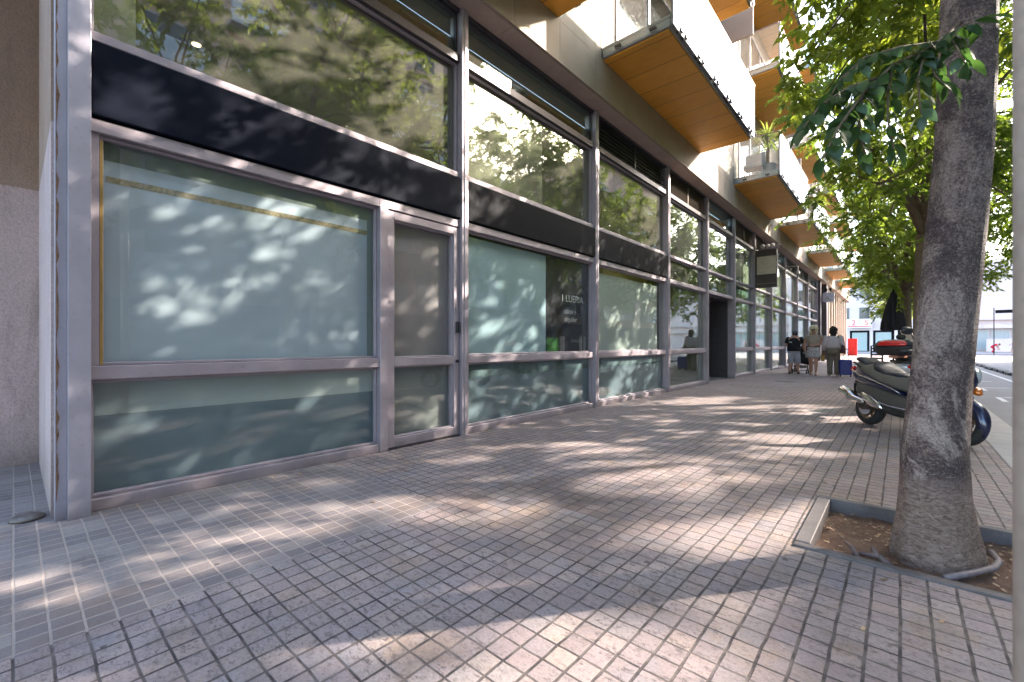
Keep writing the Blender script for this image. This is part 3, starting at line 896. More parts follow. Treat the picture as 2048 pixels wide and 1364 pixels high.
def make_tree(name, label, seed, trunk, trad, cen, rad, ncl, twigs, per, leaf, lm, bm, loc=None, rot=0, keep=None, nmain=9, droop=.22, group=None, tl=.55):
    rs = np.random.RandomState(seed)
    t = thing(name, label, 'tree', loc or (trunk[0][0], trunk[0][1], 0), rot, group, local=loc is not None)
    cl = clump_set(rs, cen, rad, ncl, keep)
    tm = MB(); tm.tube(trunk, trad, 14)
    limb_tubes(tm, rs, trunk[-1], cl, trad[-1]*.62, nmain)
    tm.build('trunk', bm, t, smooth=True)
    P, D = crown_points(rs, cl, twigs, per, tl, droop)
    if keep is not None:
        ok = np.array([keep(p) for p in P]); P, D = P[ok], D[ok]
    n = len(P); L = leaf[0]*rs.uniform(.5, 1.35, n)
    co = bpy.data.objects.new('crown', leaves_mesh('crown', P, D, L, L*leaf[1], lm, rs)); C.objects.link(co)
    attach(co, t)
    return t

CS, CC = math.sin(R(41.41)), math.cos(R(41.41))
# --- the big tree in its pit: the trunk leans towards the street, boughs spread over the pavement ahead
bx, by = .14, 3.34
TS = .70
rr_ = [(.0, -.12, .27), (.0, 0, .268), (-.002, .08, .25), (-.004, .2, .226), (-.008, .34, .208), (-.01, .57, .196), (.025, .95, .180), (.07, 1.39, .176), (.115, 1.8, .172), (.155, 2.2, .168), (.178, 2.6, .165), (.19, 3.02, .162), (.21, 3.5, .155), (.22, 3.9, .15)]
def near_keep(p):
    X, Y, Z = p
    dp = -CS*X + CC*Y; la = CC*X + CS*Y
    if dp < .8: return dp < -.5 or Z > 3.2
    px, py = 1024 + 880*la/dp, 687 - 880*(Z-H)/dp
    if py > 430: return False
    if px < 1560: return py < -60
    lim = 215 if px < 1700 else 330
    return py < lim or dp > 6
rs = np.random.RandomState(11)
near = thing('street_tree', 'big leaning tree with pale scratched bark in the tree pit', 'tree', (bx, by, 0), 0, 'street trees along the pavement')
ring = []
th = 30
for (off, z, r) in rr_:
    rg = []
    for kk in range(th):
        a = kk*2*math.pi/th
        fl = max(0, 1-z/.5)
        rr = r*TS*(1 + .035*math.sin(3*a+1.3+z*.6) + .02*math.sin(5*a+z*1.7) + fl*.07*math.sin(4*a+.5) + fl*.04*math.sin(7*a))
        if fl > 0: rr *= 1 - .16*fl*math.exp(-((a-3.65)/.16)**2)
        rg.append((bx + off*CC + rr*math.cos(a), by + off*CS + rr*math.sin(a), z))
    ring.append(rg)
tm = MB().rings(ring)
top = (bx+.22*CC, by+.22*CS, 3.85)
ncl = clump_set(rs, (.9, 4.9, 6.3), (3.7, 4.1, 2.7), 175, near_keep, .25)
low = clump_set(rs, (-.1, 5.6, 4.6), (1.3, 1.9, .9), 16, near_keep, .1)
limb_tubes(tm, rs, top, ncl+low, .085, 8)
tm.build('trunk', mat_bark_near, near, smooth=True)
P, D = crown_points(rs, ncl+low, 8, 40, .66, .22)
ok = np.array([near_keep(p) for p in P]); P, D = P[ok], D[ok]
L_ = .108*rs.uniform(.5, 1.35, len(P))
co = bpy.data.objects.new('crown', leaves_mesh('crown', P, D, L_, L_*.46, mat_leaf, rs)); C.objects.link(co); attach(co, near)
# the low branch of broad dark leaves hanging off the trunk
bb = MB()
br = [[(0.25, 3.4, 2.9), (0.18, 3.09, 2.69), (0.09, 2.88, 2.55), (-0.02, 2.65, 2.42), (-0.12, 2.43, 2.23), (-0.19, 2.23, 2.03), (-0.23, 2.14, 1.89)],
      [(-0.02, 2.65, 2.42), (-0.04, 2.56, 2.27), (-0.04, 2.5, 2.12), (-0.02, 2.49, 1.98)],
      [(0.13, 2.94, 2.6), (-0.0, 2.73, 2.53), (-0.12, 2.56, 2.45), (-0.2, 2.46, 2.34), (-0.25, 2.38, 2.2)],
      [(0.18, 3.09, 2.69), (0.2, 2.84, 2.48), (0.22, 2.82, 2.4)],
      [(0.09, 2.88, 2.55), (0.06, 2.72, 2.35), (0.07, 2.67, 2.17)],
      [(-0.12, 2.43, 2.23), (-0.13, 2.35, 2.07), (-0.11, 2.36, 1.94)],
      [(0.18, 3.09, 2.69), (0.22, 2.86, 2.6), (0.28, 2.89, 2.62)],
      [(-0.07, 2.54, 2.33), (-0.16, 2.37, 2.25), (-0.25, 2.24, 2.15), (-0.3, 2.18, 2.05)],
      [(0.09, 2.88, 2.55), (0.12, 2.8, 2.38), (0.17, 2.82, 2.31)]]
LP = []; LD = []
for bi, b_ in enumerate(br):
    bb.tube(b_, [.011*(1-.75*i/len(b_)) if bi == 0 else .006*(1-.6*i/len(b_)) for i in range(len(b_))], 6)
    pts = [Vector(p) for p in b_]
    for i in range(len(pts)-1):
        seg = pts[i+1]-pts[i]; nl = max(4, int(seg.length/.021))
        for j in range(nl):
            u = (j+.5)/nl; q = pts[i]+seg*u
            if bi == 0 and i < 1: continue
            dd = seg.normalized(); sd = dd.cross(Vector((0,0,1))).normalized()*(1 if j % 2 else -1)
            v = dd*.7 + sd*.75 + Vector((rnd.gauss(0,.22), rnd.gauss(0,.22), -.42+rnd.gauss(0,.2)))
            LP.append(q); LD.append(v)
    LP.append(pts[-1]); LD.append((pts[-1]-pts[-2]).normalized()+Vector((0,0,-.3)))
bo = bb.build('low_branch', mat_bark, near, smooth=True)
# ovate leaves with a midrib, each a small curved blade
lv = MB()
for q, v in zip(LP, LD):
    v = v.normalized(); ln = rnd.uniform(.062, .115); wd = ln*rnd.uniform(.46, .58)
    up = Vector((rnd.gauss(0,.4), rnd.gauss(0,.4), 1)); s_ = up.cross(v).normalized(); n_ = v.cross(s_)
    q0 = q + v*.012
    prof = [(0,.03), (.12,.52), (.3,.92), (.48,1.0), (.66,.82), (.82,.46), (.93,.17), (1,.01)]
    vs = []; fs = []
    for (u, hw) in prof:
        dr = -n_*(.22*u*u*ln)
        c_ = q0 + v*(u*ln) + dr
        vs += [c_ - s_*(hw*wd/2) + n_*(.10*hw*wd), c_, c_ + s_*(hw*wd/2) + n_*(.10*hw*wd)]
    for i in range(len(prof)-1):
        a = i*3; fs += [(a, a+3, a+4, a+1), (a+1, a+4, a+5, a+2)]
    lv.add(vs, fs)
lv.build('leaves', mat_leaf_big, bo, smooth=True)

# --- the trees further along the pavement
GP = 'street trees along the pavement'
def pave_tree(label, seed, x, y, h0, cen, rad, ncl, lean=0, th=.13, twigs=8, per=34):
    tr = [(x, y, -.1), (x+.02, y, .4), (x+lean*.4, y+.03, h0*.5), (x+lean*.8, y, h0*.85), (x+lean, y, h0)]
    return make_tree('street_tree', label, seed, tr, [th*1.15, th, th*.92, th*.85, th*.8], cen, rad, ncl, twigs, per, (.115, .46), mat_leaf_b if seed % 2 else mat_leaf, mat_bark, group=GP)
pave_tree('slim straight street tree standing just beyond the dark scooter', 21, .30, 12.4, 3.4, (1.1, 12.2, 6.0), (3.1, 3.7, 3.0), 200, .05)
pave_tree('street tree beside the folded black parasol', 22, .18, 20.5, 3.0, (.7, 20.3, 5.9), (3.1, 3.9, 3.1), 190, -.05, .17)
pave_tree('street tree third along from the dark scooter', 23, .25, 29.0, 3.0, (.5, 28.5, 5.5), (3.0, 3.9, 3.1), 150, 0, .15)
pave_tree('street tree nearest the far crossing on this side', 24, .25, 38.5, 3.0, (.5, 38, 5.4), (3.0, 3.9, 3.0), 120, 0, .15)
# opposite row: one tree built, then copied
first = make_tree('street_tree', 'street tree across the road, level with the shop corner', 31, [(0,0,-.1), (0,0,1), (.05,0,2.6), (.08,.02,4.0)], [.2,.17,.16,.15], (-.3,0,9.0), (3.4,4.2,5.2), 180, 6, 30, (.16, .46), mat_leaf, mat_bark, loc=(10.6, -9, 0), group='trees across the road')
names = ['street tree across the road, level with the door', 'street tree across the road, level with the middle sign panel', 'street tree across the road, level with the clear amber bay', 'street tree across the road, level with the hanging box sign', 'street tree across the road, level with the dark pillar', 'street tree across the road, behind the two far walkers']
for i, y in enumerate((0, 8.5, 17, 26, 35, 45)):
    c = copy_tree(first); c.location = (10.6 + rnd.uniform(-.3, .3), y, 0); c.rotation_euler = (0, 0, i*1.1+.4); s_ = rnd.uniform(.9, 1.12); c.scale = (s_, s_, s_)
    c['label'] = names[i]
# two more trees on this side, behind the viewpoint, seen mirrored in the shop windows
c = copy_tree(first); c.location = (.3, -5.5, 0); c['label'] = 'street tree on the near pavement mirrored in the big upper window'; c['group'] = GP
# ------------------------------------------------------------------ near pole at the right edge
po_ = thing('steel_pole', 'weathered galvanised steel pole close by at the right edge', 'pole', (.190, 1.098, 0))
mat_galv = stone_mat('galvanised', (.36, .29, .235), (.52, .44, .37), 4, .5, 40, .2)
MB().tube([(.190, 1.098, -.02), (.190, 1.098, 4.2)], .05, 24).build('shaft', mat_galv, po_, smooth=True)
MB().lathe([(.09, .0), (.09, .012), (.06, .03), (.053, .06)], (.190, 1.098, 0), 20).build('collar', mat_galv, po_)
MB().box(.05, .34, 1.15, 1.163, 3.3, 3.75).build('sign_plate', mat_frame, po_)

# ------------------------------------------------------------------ across the road and beyond
mat_brick = stone_mat('pink_render', (.44, .29, .24), (.54, .37, .31), 1.5, .85)
mat_cream_w = stone_mat('cream_render', (.58, .50, .42), (.66, .58, .5), 1.2, .85)
mat_wh = stone_mat('white_render', (.66, .58, .55), (.74, .66, .63), .6, .8)
mat_win = simple('dark_pane', (.05, .06, .07), .08, 0, .6)
mat_bal = simple('blue_grey_parapet', (.46, .50, .58), .5)
def opposite(name, label, ya, yb, h, m, x0=15.0):
    o = thing(name, label, 'building', (x0, (ya+yb)/2, 0))
    MB().box(x0, x0+10, ya, yb, 0, h).build('wall', m, o)
    MB().box(x0-.25, x0+10.2, ya-.1, yb+.1, h, h+.3).build('roof', mat_wh, o)
    MB().box(x0-.06, x0-.002, ya+.2, yb-.2, .2, 3.0).build('shopfront', mat_win, o)
    y = ya+1.2; i = 0
    while y+1.6 < yb:
        for z in (4.1, 7.1, 10.1, 13.1, 16.1, 19.1):
            if z+2 < h:
                fr = MB().box(x0-.05, x0-.003, y-.08, y+1.5, z-.08, z+1.9).build('window', mat_frame, o)
                MB().box(x0-.07, x0-.052, y, y+1.42, z, z+1.82).build('pane', mat_win, fr)
        if i % 3 != 2:
            for z in (3.7, 6.7, 9.7, 12.7, 15.7):
                if z+2 < h: MB().box(x0-.95, x0-.072, y-.5, y+2.1, z, z+.15).box(x0-.95, x0-.9, y-.5, y+2.1, z+.155, z+1.1).build('balcony', mat_bal, o)
        y += 3.4; i += 1
opposite('apartment_building', 'pink rendered flats with pale balconies across the road, mirrored in the windows', -18, 20, 21.5, mat_brick)
opposite('apartment_building', 'low cream rendered flats further up across the road', 21, 38, 13.6, mat_cream_w)
opposite('apartment_building', 'taller pink rendered flats beyond the cream ones across the road', 39, 57, 20, mat_brick)
# the block closing the view at the end of the pavement
fb = thing('bank_building', 'white shop building with a red lettered sign closing the end of the pavement', 'building', (-6, 86, 0))
MB().box(-40, 4.6, 80.1, 92, 0, 13).build('wall', mat_wh, fb)
q = MB()
for i in range(5):
    x = -8.4 + i*2.6
    q.box(x, x+.35, 79.8, 80.09, 0, 3.0)
q.box(-9, 4.5, 79.75, 80.09, 3.0, 3.3)
q.build('column', mat_wh, fb)
for i in range(4):
    x = -8.4 + i*2.6
    fr = MB().box(x+.37, x+2.55, 80.0, 80.08, 0, 2.98).build('window', mat_char, fb)
    MB().box(x+.62, x+2.3, 79.96, 79.998, .1, 2.7).build('pane', simple('pale_green_pane', (.36, .45, .42), .2), fr)
for i in range(6):
    for z in (4.6, 7.6):
        fr = MB().box(-9+i*2.3, -7.8+i*2.3, 80.03, 80.08, z, z+1.7).build('window', mat_frame, fb)
        MB().box(-8.95+i*2.3, -7.85+i*2.3, 80.0, 80.028, z+.05, z+1.65).build('pane', mat_win, fr)
sg = MB().box(-5.75, -2.9, 79.2, 79.6, 3.35, 4.62).build('sign', simple('white_sign', (.8, .78, .77), .5), fb)
mat_red = simple('red_paint', (.72, .012, .015), .45)
def text(s, size, loc, rot, m, name, parent, ext=.01):
    cu = bpy.data.curves.new(name, 'FONT'); cu.body = s; cu.size = size; cu.extrude = ext; cu.align_x = 'CENTER'
    o = bpy.data.objects.new(name, cu); C.objects.link(o)
    dg = bpy.context.evaluated_depsgraph_get(); dg.update()
    me = bpy.data.meshes.new_from_object(o.evaluated_get(dg)); me.name = name
    bpy.data.objects.remove(o)
    me.transform(Matrix.Translation(loc) @ rot)
    me.materials.clear(); me.materials.append(m)
    ob = bpy.data.objects.new(name, me); C.objects.link(ob); attach(ob, parent); return ob
RX = Matrix.Rotation(R(90), 4, 'X')
text('2', 1.05, (-4.95, 79.18, 3.75), RX @ Matrix.Scale(1.0, 4, (1,0,0)), mat_red, 'lettering', sg)
text('S', 1.05, (-3.55, 79.18, 3.75), RX, simple('orange_paint', (.75, .16, .02), .5), 'lettering', sg)
text('C', .7, (-4.25, 79.18, 3.95), RX, simple('pale_blue_paint', (.55, .68, .75), .5), 'lettering', sg)
MB().box(-5.6, -3.0, 79.16, 79.19, 3.52, 3.62).build('underline', mat_red, sg)
# white block with curtained windows beyond the road
wb = thing('curtained_building', 'white low building with curtained windows far down the road', 'building', (10, 88, 0))
MB().box(4.8, 40, 84, 95, 0, 12).build('wall', mat_wh, wb)
MB().box(4.8, 40, 83.3, 83.98, 3.1, 3.6).box(4.8, 40, 83.5, 83.98, 4.2, 4.5).build('canopy', mat_wh, wb)
mat_curt = M('curtain'); x_, y_, z_ = mat_curt.sep(mat_curt.pos())
mat_curt.base(mat_curt.mix(mat_curt.noise(mat_curt.scale(mat_curt.pos(), (9, .1, .4)), 1.5, 3), (.25, .32, .32), (.56, .62, .60)), .6)
for i in range(9):
    fr = MB().box(5.2+i*1.8, 6.95+i*1.8, 83.9, 83.97, .25, 2.95).build('window', mat_wh, wb)
    MB().box(5.3+i*1.8, 6.85+i*1.8, 83.86, 83.898, .4, 2.85).build('pane', mat_curt.m, fr)
hl = thing('hoarding', 'white hoarding panel standing before the curtained building', 'panel', (10.3, 82.6, 0))
MB().box(8.3, 11.9, 82.5, 82.6, .1, 1.75).build('board', mat_wh, hl); MB().box(8.4, 8.5, 82.55, 82.75, 0, .1).box(11.7, 11.8, 82.55, 82.75, 0, .1).build('foot', mat_frame, hl)
stn = thing('street_sign', 'small sign on a thin post before the white far building', 'sign', (7.6, 70, 0))
MB().tube([(7.6, 70, -.1), (7.6, 70, 5)], .04, 8).build('post', mat_char, stn); MB().box(7.7, 9.1, 69.98, 70.02, 4.4, 4.75).build('plate', mat_char, stn)
# red totem
tt = thing('red_totem', 'bright red upright advertising totem at the end of the shopfronts', 'totem', (-3.4, 53, 0))
MB().box(-3.75, -3.05, 52.85, 53.15, .02, 1.62).build('panel', mat_red, tt, bevel=.03, seg=2); MB().box(-3.85, -2.95, 52.75, 53.25, 0, .02).build('base', mat_char, tt)
# rubber lane separators
mat_rub = simple('black_rubber', (.03, .03, .032), .7, bump=.3)
sep = None
for i in range(14):
    y = 23.5 + i*1.55 + (.7 if i > 6 else 0)
    if sep is None:
        sep = thing('lane_separator', 'ribbed black rubber lane separator on the road', 'lane separator', (3.35, y, -.12), 0, 'rubber lane separators', local=True)
        MB().loft([(-.55, 0, .0, .09, .005), (-.5, 0, .05, .11, .05), (-.2, 0, .06, .12, .06), (.2, 0, .06, .12, .06), (.5, 0, .05, .11, .05), (.55, 0, 0, .09, .005)], 10, axis='y').build('body', mat_rub, sep)
        MB().box(-.125, .125, -.3, -.22, .0, .1245).box(-.125, .125, .22, .3, 0, .1245).build('stripe', mat_wh, sep)
    else:
        c = copy_tree(sep); c.location = (3.35 + rnd.uniform(-.03, .03), y, -.12)
# ------------------------------------------------------------------ signs on the shopfront
RY = Matrix.Rotation(R(90), 4, 'Z') @ Matrix.Rotation(R(90), 4, 'X')   # upright lettering facing the street (+X)
mat_wtxt = simple('white_lettering', (.7, .7, .7), .6)
text('1 LUERIA', .17, (-4.2495, 6.40, 1.86), RY, mat_wtxt, 'lettering', po, .0005)
text('obras y', .12, (-4.2495, 6.33, 1.66), RY, simple('grey_lettering', (.3, .3, .31), .6), 'lettering', po, .0005)
text('alquiler', .13, (-4.2495, 6.35, 1.52), RY, mat_wtxt, 'lettering', po, .0005)
text('contacto', .10, (-4.2495, 6.52, 1.17), RY, simple('grey_lettering', (.3, .3, .31), .6), 'lettering', po, .0005)
MB().box(-4.2505, -4.2492, 5.66, 5.98, 1.0, 1.24).build('green_patch', simple('mottled_green', (.01, .12, .012), .5, var=.9, nscale=45), po)  # mottled green rectangle low on the poster
MB().box(-4.2505, -4.2492, 6.02, 6.16, 1.0, 1.27).box(-4.2505, -4.2492, 6.62, 6.70, 1.0, 1.27).box(-4.2505, -4.2492, 6.75, 6.83, 1.0, 1.27).build('pale_picture', simple('pale_picture', (.19, .18, .19), .6), po)

hs = thing('hanging_sign', 'dark box sign with a blank cream face hanging from the shopfront', 'sign', (-3.75, 18.45, 4.6))
MB().box(-4.05, -3.36, 18.33, 18.55, 3.22, 4.60).build('box', simple('bronze_box', (.07, .055, .045), .5, .3), hs, bevel=.01)
MB().box(-4.0, -3.38, 18.318, 18.329, 3.70, 4.36).build('face', simple('cream_face', (.56, .47, .32), .5), hs)
MB().box(-4.05, -3.36, 18.31, 18.329, 3.34, 3.38).build('trim', mat_grill, hs)
MB().tube([(-4.07, 18.44, 4.66), (-3.30, 18.44, 4.66)], .018, 8).tube([(-3.42, 18.44, 4.66), (-3.42, 18.44, 4.61)], .012, 6).tube([(-3.9, 18.44, 4.66), (-3.9, 18.44, 4.61)], .012, 6).build('bracket', mat_frame, hs)
for x in (-3.82, -3.66, -3.5):
    MB().lathe([(.02, 0), (.06, .02), (.07, .09), (.05, .12), (.01, .14)], (x, 18.38, 4.68), 12).tube([(x, 18.44, 4.66), (x, 18.38, 4.70)], .015, 6).build('spotlight', mat_wh, hs)
MB().tube([(-3.42, 18.40, 4.68), (-3.28, 18.3, 4.74), (-3.22, 18.3, 4.70)], .02, 6).build('spotlight_arm', mat_wh, hs)
h2 = thing('plate_sign', 'pale rounded swirl sign hanging by the dark pillar', 'sign', (-3.6, 36.4, 4.4))
MB().loft([(36.36, -3.62, 4.27, .33, .33), (36.44, -3.62, 4.27, .33, .33)], 24, 5, axis='y').build('plate', simple('pale_plate', (.52, .50, .52), .5), h2)
MB().tube([(-3.85+.5*u, 36.34, 4.2+.15*math.sin(6*u)+.1*u) for u in np.linspace(0, 1, 12)], .03, 6).build('swirl', mat_wh, h2)
MB().tube([(-3.95, 36.4, 4.68), (-3.28, 36.4, 4.68)], .02, 8).tube([(-3.5, 36.4, 4.68), (-3.5, 36.4, 4.58)], .02, 8).build('bracket', mat_char, h2)
for x in (-3.75, -3.5): MB().loft([(4.69, x, 36.35, .03, .03), (4.75, x, 36.35, .08, .08), (4.85, x, 36.35, .07, .07), (4.9, x, 36.35, .02, .02)], 10, 2, axis='z').build('spotlight', mat_char, h2)
wl = thing('wall_lamp', 'thin square wall bracket lamp beyond the hanging box sign', 'lamp', (-3.9, 24.4, 4.8))
MB().tube([(-4.08, 24.4, 4.8), (-3.6, 24.4, 4.8), (-3.6, 24.4, 4.55)], .02, 6).build('arm', mat_wh, wl); MB().box(-3.66, -3.54, 24.32, 24.48, 4.42, 4.55).build('lamp_head', mat_wh, wl)

# ------------------------------------------------------------------ balcony furniture
mat_yucca = leaf_mat('yucca_leaf', (.09, .14, .03), (.17, .24, .05), (.35, .42, .08))
yp = thing('potted_yucca', 'tall spiky yucca in a grey pot on the second balcony', 'plant', (-3.05, 15.35, 6.19))
MB().lathe([(.16, 6.185), (.2, 6.3), (.24, 6.62), (.22, 6.62), (.2, 6.56), (.001, 6.55)], (-3.05, 15.35, 0), 18).build('pot', simple('grey_pot', (.3, .28, .27), .7), yp)
MB().tube([(-3.05, 15.35, 6.5), (-3.03, 15.33, 7.1), (-3.06, 15.36, 7.5)], [.05, .045, .04], 8).build('trunk', mat_bark, yp)
yl = MB()
for (cz, nn) in ((7.5, 70), (7.15, 34)):
    for i in range(nn):
        a = rnd.uniform(0, 6.28); e_ = rnd.uniform(-.4, 1.3); l = rnd.uniform(.45, .75)
        d = Vector((math.cos(a)*math.cos(e_), math.sin(a)*math.cos(e_), math.sin(e_))); s_ = d.cross(Vector((0,0,1))).normalized()*.018
        p0 = Vector((-3.05, 15.35, cz)); p1 = p0+d*l*.55; p2 = p0+d*l+Vector((0,0,-.22*l))
        yl.add([p0-s_*.6, p0+s_*.6, p1+s_, p1-s_, p2], [(0,1,2,3), (3,2,4)])
yl.build('leaves', mat_yucca, yp)
ch = thing('balcony_chair', 'grey cushioned balcony chair behind the clear glass of the second balcony', 'chair', (-3.3, 14.95, 6.19))
mat_cush = simple('grey_cushion', (.30, .30, .31), .9)
MB().box(-3.6, -3.05, 14.75, 15.15, 6.45, 6.58).build('seat', mat_cush, ch, bevel=.03, seg=2); MB().box(-3.6, -3.05, 15.0, 15.12, 6.585, 6.95).build('backrest', mat_cush, ch, bevel=.03, seg=2)
for x in (-3.57, -3.08):
    for y in (14.78, 15.1): MB().tube([(x, y, 6.18), (x, y, 6.45)], .015, 6).build('leg', mat_frame, ch)

# ------------------------------------------------------------------ scooter
def car_paint(name, c):
    k = M(name); k.base(c, .28, .25, .5, 1.0); return k.m
mat_blue = car_paint('midnight_blue_paint', (.005, .008, .045))
mat_gplast = simple('taupe_grey_plastic', (.075, .066, .058), .45, var=.08)
mat_seatg = simple('taupe_seat', (.135, .118, .098), .6, var=.06, bump=.1, bscale=220)
mat_seatd = simple('dark_seat_pad', (.012, .012, .02), .55, var=.1)
mat_chrome = simple('chrome', (.62, .60, .58), .16, 1.0, var=.12, nscale=12)
mat_tyre = simple('tyre_rubber', (.02, .019, .018), .75, var=.3)
mat_rim = simple('bronze_rim', (.20, .15, .10), .4, .7)
mat_orange = car_paint('amber_lens', (.75, .19, .015)); mat_rlens = car_paint('red_lens', (.62, .012, .012))
mat_lens = simple('clear_lens', (.5, .54, .54), .12, .2)
mat_dk = simple('engine_black', (.03, .028, .026), .5, .2, var=.3)
mat_white_paint = car_paint('white_paint', (.62, .62, .62))
mat_teal = glass('teal_windscreen', (.25, .55, .52), .25, .35, (.12, .38, .36))
mat_clearscr = glass('smoked_windscreen', (.62, .68, .66), .12, .10)
def wheel(parent, cx, r, w_, m_rim, spokes=5):
    t = MB(); prof = []
    for i in range(9):
        a = -math.pi/2 + math.pi*i/8
        prof.append((r - .055 + .055*math.cos(a), w_/2*math.sin(a)*1.0))
    prof = [(r-.085, -w_/2*.85)] + prof + [(r-.085, w_/2*.85)]
    t.lathe(prof + [prof[0]], (cx, 0, r), 36, 'y', cap=False)
    tr = t.build('tyre', mat_tyre, parent, smooth=True)
    q = MB(); q.lathe([(r-.084, -w_/2*.8), (r-.105, -w_/2*.5), (r-.105, w_/2*.5), (r-.084, w_/2*.8)], (cx, 0, r), 32, 'y', cap=False)
    q.lathe([(.02, -w_*.6), (.05, -w_*.5), (.05, w_*.5), (.02, w_*.6)], (cx, 0, r), 16, 'y')
    for i in range(spokes):
        a = i*2*math.pi/spokes+.3; d = Vector((math.cos(a), 0, math.sin(a))); n = Vector((-d.z, 0, d.x))
        q.obox(Vector((cx, 0, r)) + d*(r-.06)/2, d*((r-.12)/2), n*.022, (0, .028, 0))
    q.build('rim', m_rim, tr)
    q = MB(); q.lathe([(.055, -.012), (r*.42, -.012), (r*.42, .0), (.055, 0)], (cx, -w_*.55, r), 24, 'y'); q.build('brake_disc', mat_frame, tr)
def scooter(name, label, loc, rot, body, lower, seat_m, topcase=False, screen=None):
    t = thing(name, label, 'scooter', loc, rot, None, local=True)
    wheel(t, 0, .235, .13, mat_rim); wheel(t, 1.30, .25, .12, mat_rim)
    q = MB(); q.loft([(-.30, 0, .50, .06, .04), (-.2, 0, .50, .17, .10), (-.05, 0, .485, .20, .125), (.2, 0, .46, .21, .145), (.55, 0, .39, .215, .15), (.85, 0, .33, .20, .11), (1.0, 0, .36, .17, .11), (1.08, 0, .42, .13, .1)], 24, 2.8)
    q.build('lower_body', lower, t, smooth=True)
    q = MB(); q.loft([(-.02, -.03, .36, .10, .05), (.1, -.10, .36, .13, .09), (.35, -.10, .315, .135, .09), (.62, -.08, .25, .14, .06), (.95, 0, .22, .16, .05), (1.05, 0, .25, .1, .03)], 18, 2.4); q.build('engine_cover', mat_dk, t, smooth=True)
    q = MB(); q.loft([(.04, -.205, .40, .01, .02), (.1, -.215, .40, .03, .06), (.28, -.222, .35, .032, .065), (.42, -.222, .30, .028, .05), (.5, -.215, .27, .01, .015)], 14, 2.2); q.build('chrome_cover', mat_chrome, t, smooth=True)
    q = MB(); q.loft([(-.56, 0, .745, .05, .03), (-.52, 0, .74, .11, .07), (-.40, 0, .72, .165, .105), (-.2, 0, .675, .20, .115), (.05, 0, .63, .222, .10), (.35, 0, .575, .222, .075), (.6, 0, .515, .21, .04), (.72, 0, .485, .19, .012)], 24, 2.6)
    q.build('tail_fairing', body, t, smooth=True)
    q = MB(); q.loft([(-.50, 0, .825, .05, .02), (-.40, 0, .83, .12, .06), (-.2, 0, .805, .155, .075), (.0, 0, .765, .175, .085), (.1, 0, .755, .19, .11), (.18, 0, .735, .20, .125), (.3, 0, .68, .205, .11), (.55, 0, .635, .20, .11), (.75, 0, .61, .16, .11), (.88, 0, .58, .1, .08)], 24, 2.6)
    st = q.build('seat', seat_m, t, smooth=True)
    q = MB(); q.loft([(-.47, 0, .885, .06, .02), (-.40, 0, .915, .135, .035), (-.28, 0, .91, .145, .04), (-.1, 0, .868, .15, .03), (.0, 0, .84, .13, .012)], 18, 2.6); q.build('pillion_pad', mat_seatd, st, smooth=True)
    q = MB(); q.loft([(.12, 0, .865, .10, .015), (.18, 0, .85, .165, .05), (.24, 0, .79, .19, .075), (.4, 0, .725, .185, .045), (.6, 0, .715, .165, .05), (.72, 0, .69, .12, .04)], 18, 2.3); q.build('rider_pad', mat_seatd, st, smooth=True)
    for s_ in (-1, 1):
        q = MB().tube([(-.05, s_*.19, .80), (-.3, s_*.19, .86), (-.5, s_*.13, .86), (-.55, 0, .85)], .014, 8); q.build('grab_rail', mat_dk, t, smooth=True)
        q = MB(); q.loft([(-.545, s_*.09, .76, .03, .015), (-.5, s_*.115, .765, .055, .04), (-.42, s_*.14, .775, .045, .035), (-.36, s_*.15, .785, .02, .012)], 12, 2.2); q.build('tail_light', mat_rlens, t, smooth=True)
        q = MB(); q.loft([(1.42, s_*.15, .60, .02, .02), (1.36, s_*.17, .62, .06, .05), (1.24, s_*.2, .66, .045, .03)], 12, 2.2); q.build('indicator', mat_orange, t, smooth=True)
        q = MB(); q.loft([(1.44, s_*.09, .76, .03, .03), (1.38, s_*.11, .79, .075, .09), (1.28, s_*.13, .84, .06, .05)], 12, 2.2); q.build('headlight', mat_lens, t, smooth=True)
        q = MB().tube([(.98, s_*.20, 1.06), (.97, s_*.30, 1.19), (.98, s_*.34, 1.25)], .008, 6); q.loft([(.95, s_*.38, 1.27, .02, .01), (.965, s_*.38, 1.27, .075, .05), (.98, s_*.38, 1.27, .06, .04), (1.0, s_*.38, 1.27, .02, .01)], 14, 2.5); q.build('mirror', mat_black, t, smooth=True)
        MB().tube([(1.36, s_*.08, .62), (1.42, s_*.085, .285)], .025, 10).build('fork', mat_dk, t, smooth=True)
    q = MB(); q.loft([(.82, 0, .62, .06, .1), (.9, 0, .66, .2, .24), (1.0, 0, .70, .27, .30), (1.15, 0, .72, .26, .28), (1.3, 0, .74, .2, .2), (1.40, 0, .74, .13, .13), (1.47, 0, .71, .05, .05)], 24, 2.5); q.build('front_fairing', body, t, smooth=True)
    q = MB(); vs = []; fs = []; n1, n2 = 10, 10
    for i in range(n1+1):
        u = i/n1
        for j in range(n2+1):
            v = j/n2*2-1; wd = .24*(1-.35*u**2)
            vs.append((1.2-.26*u-.12*v*v, v*wd, .92+.44*u-.10*v*v*u))
    for i in range(n1):
        for j in range(n2):
            a = i*(n2+1)+j; fs.append((a, a+1, a+n2+2, a+n2+1))
    q.add(vs, fs); sc_ = q.build('windscreen', screen or mat_clearscr, t, smooth=True); so_ = sc_.modifiers.new('Solid', 'SOLIDIFY'); so_.thickness = .006
    q = MB().tube([(.93, -.36, 1.02), (1.0, -.2, 1.03), (1.03, 0, 1.0), (1.0, .2, 1.03), (.93, .36, 1.02)], .016, 8); hb = q.build('handlebar', mat_dk, t, smooth=True)
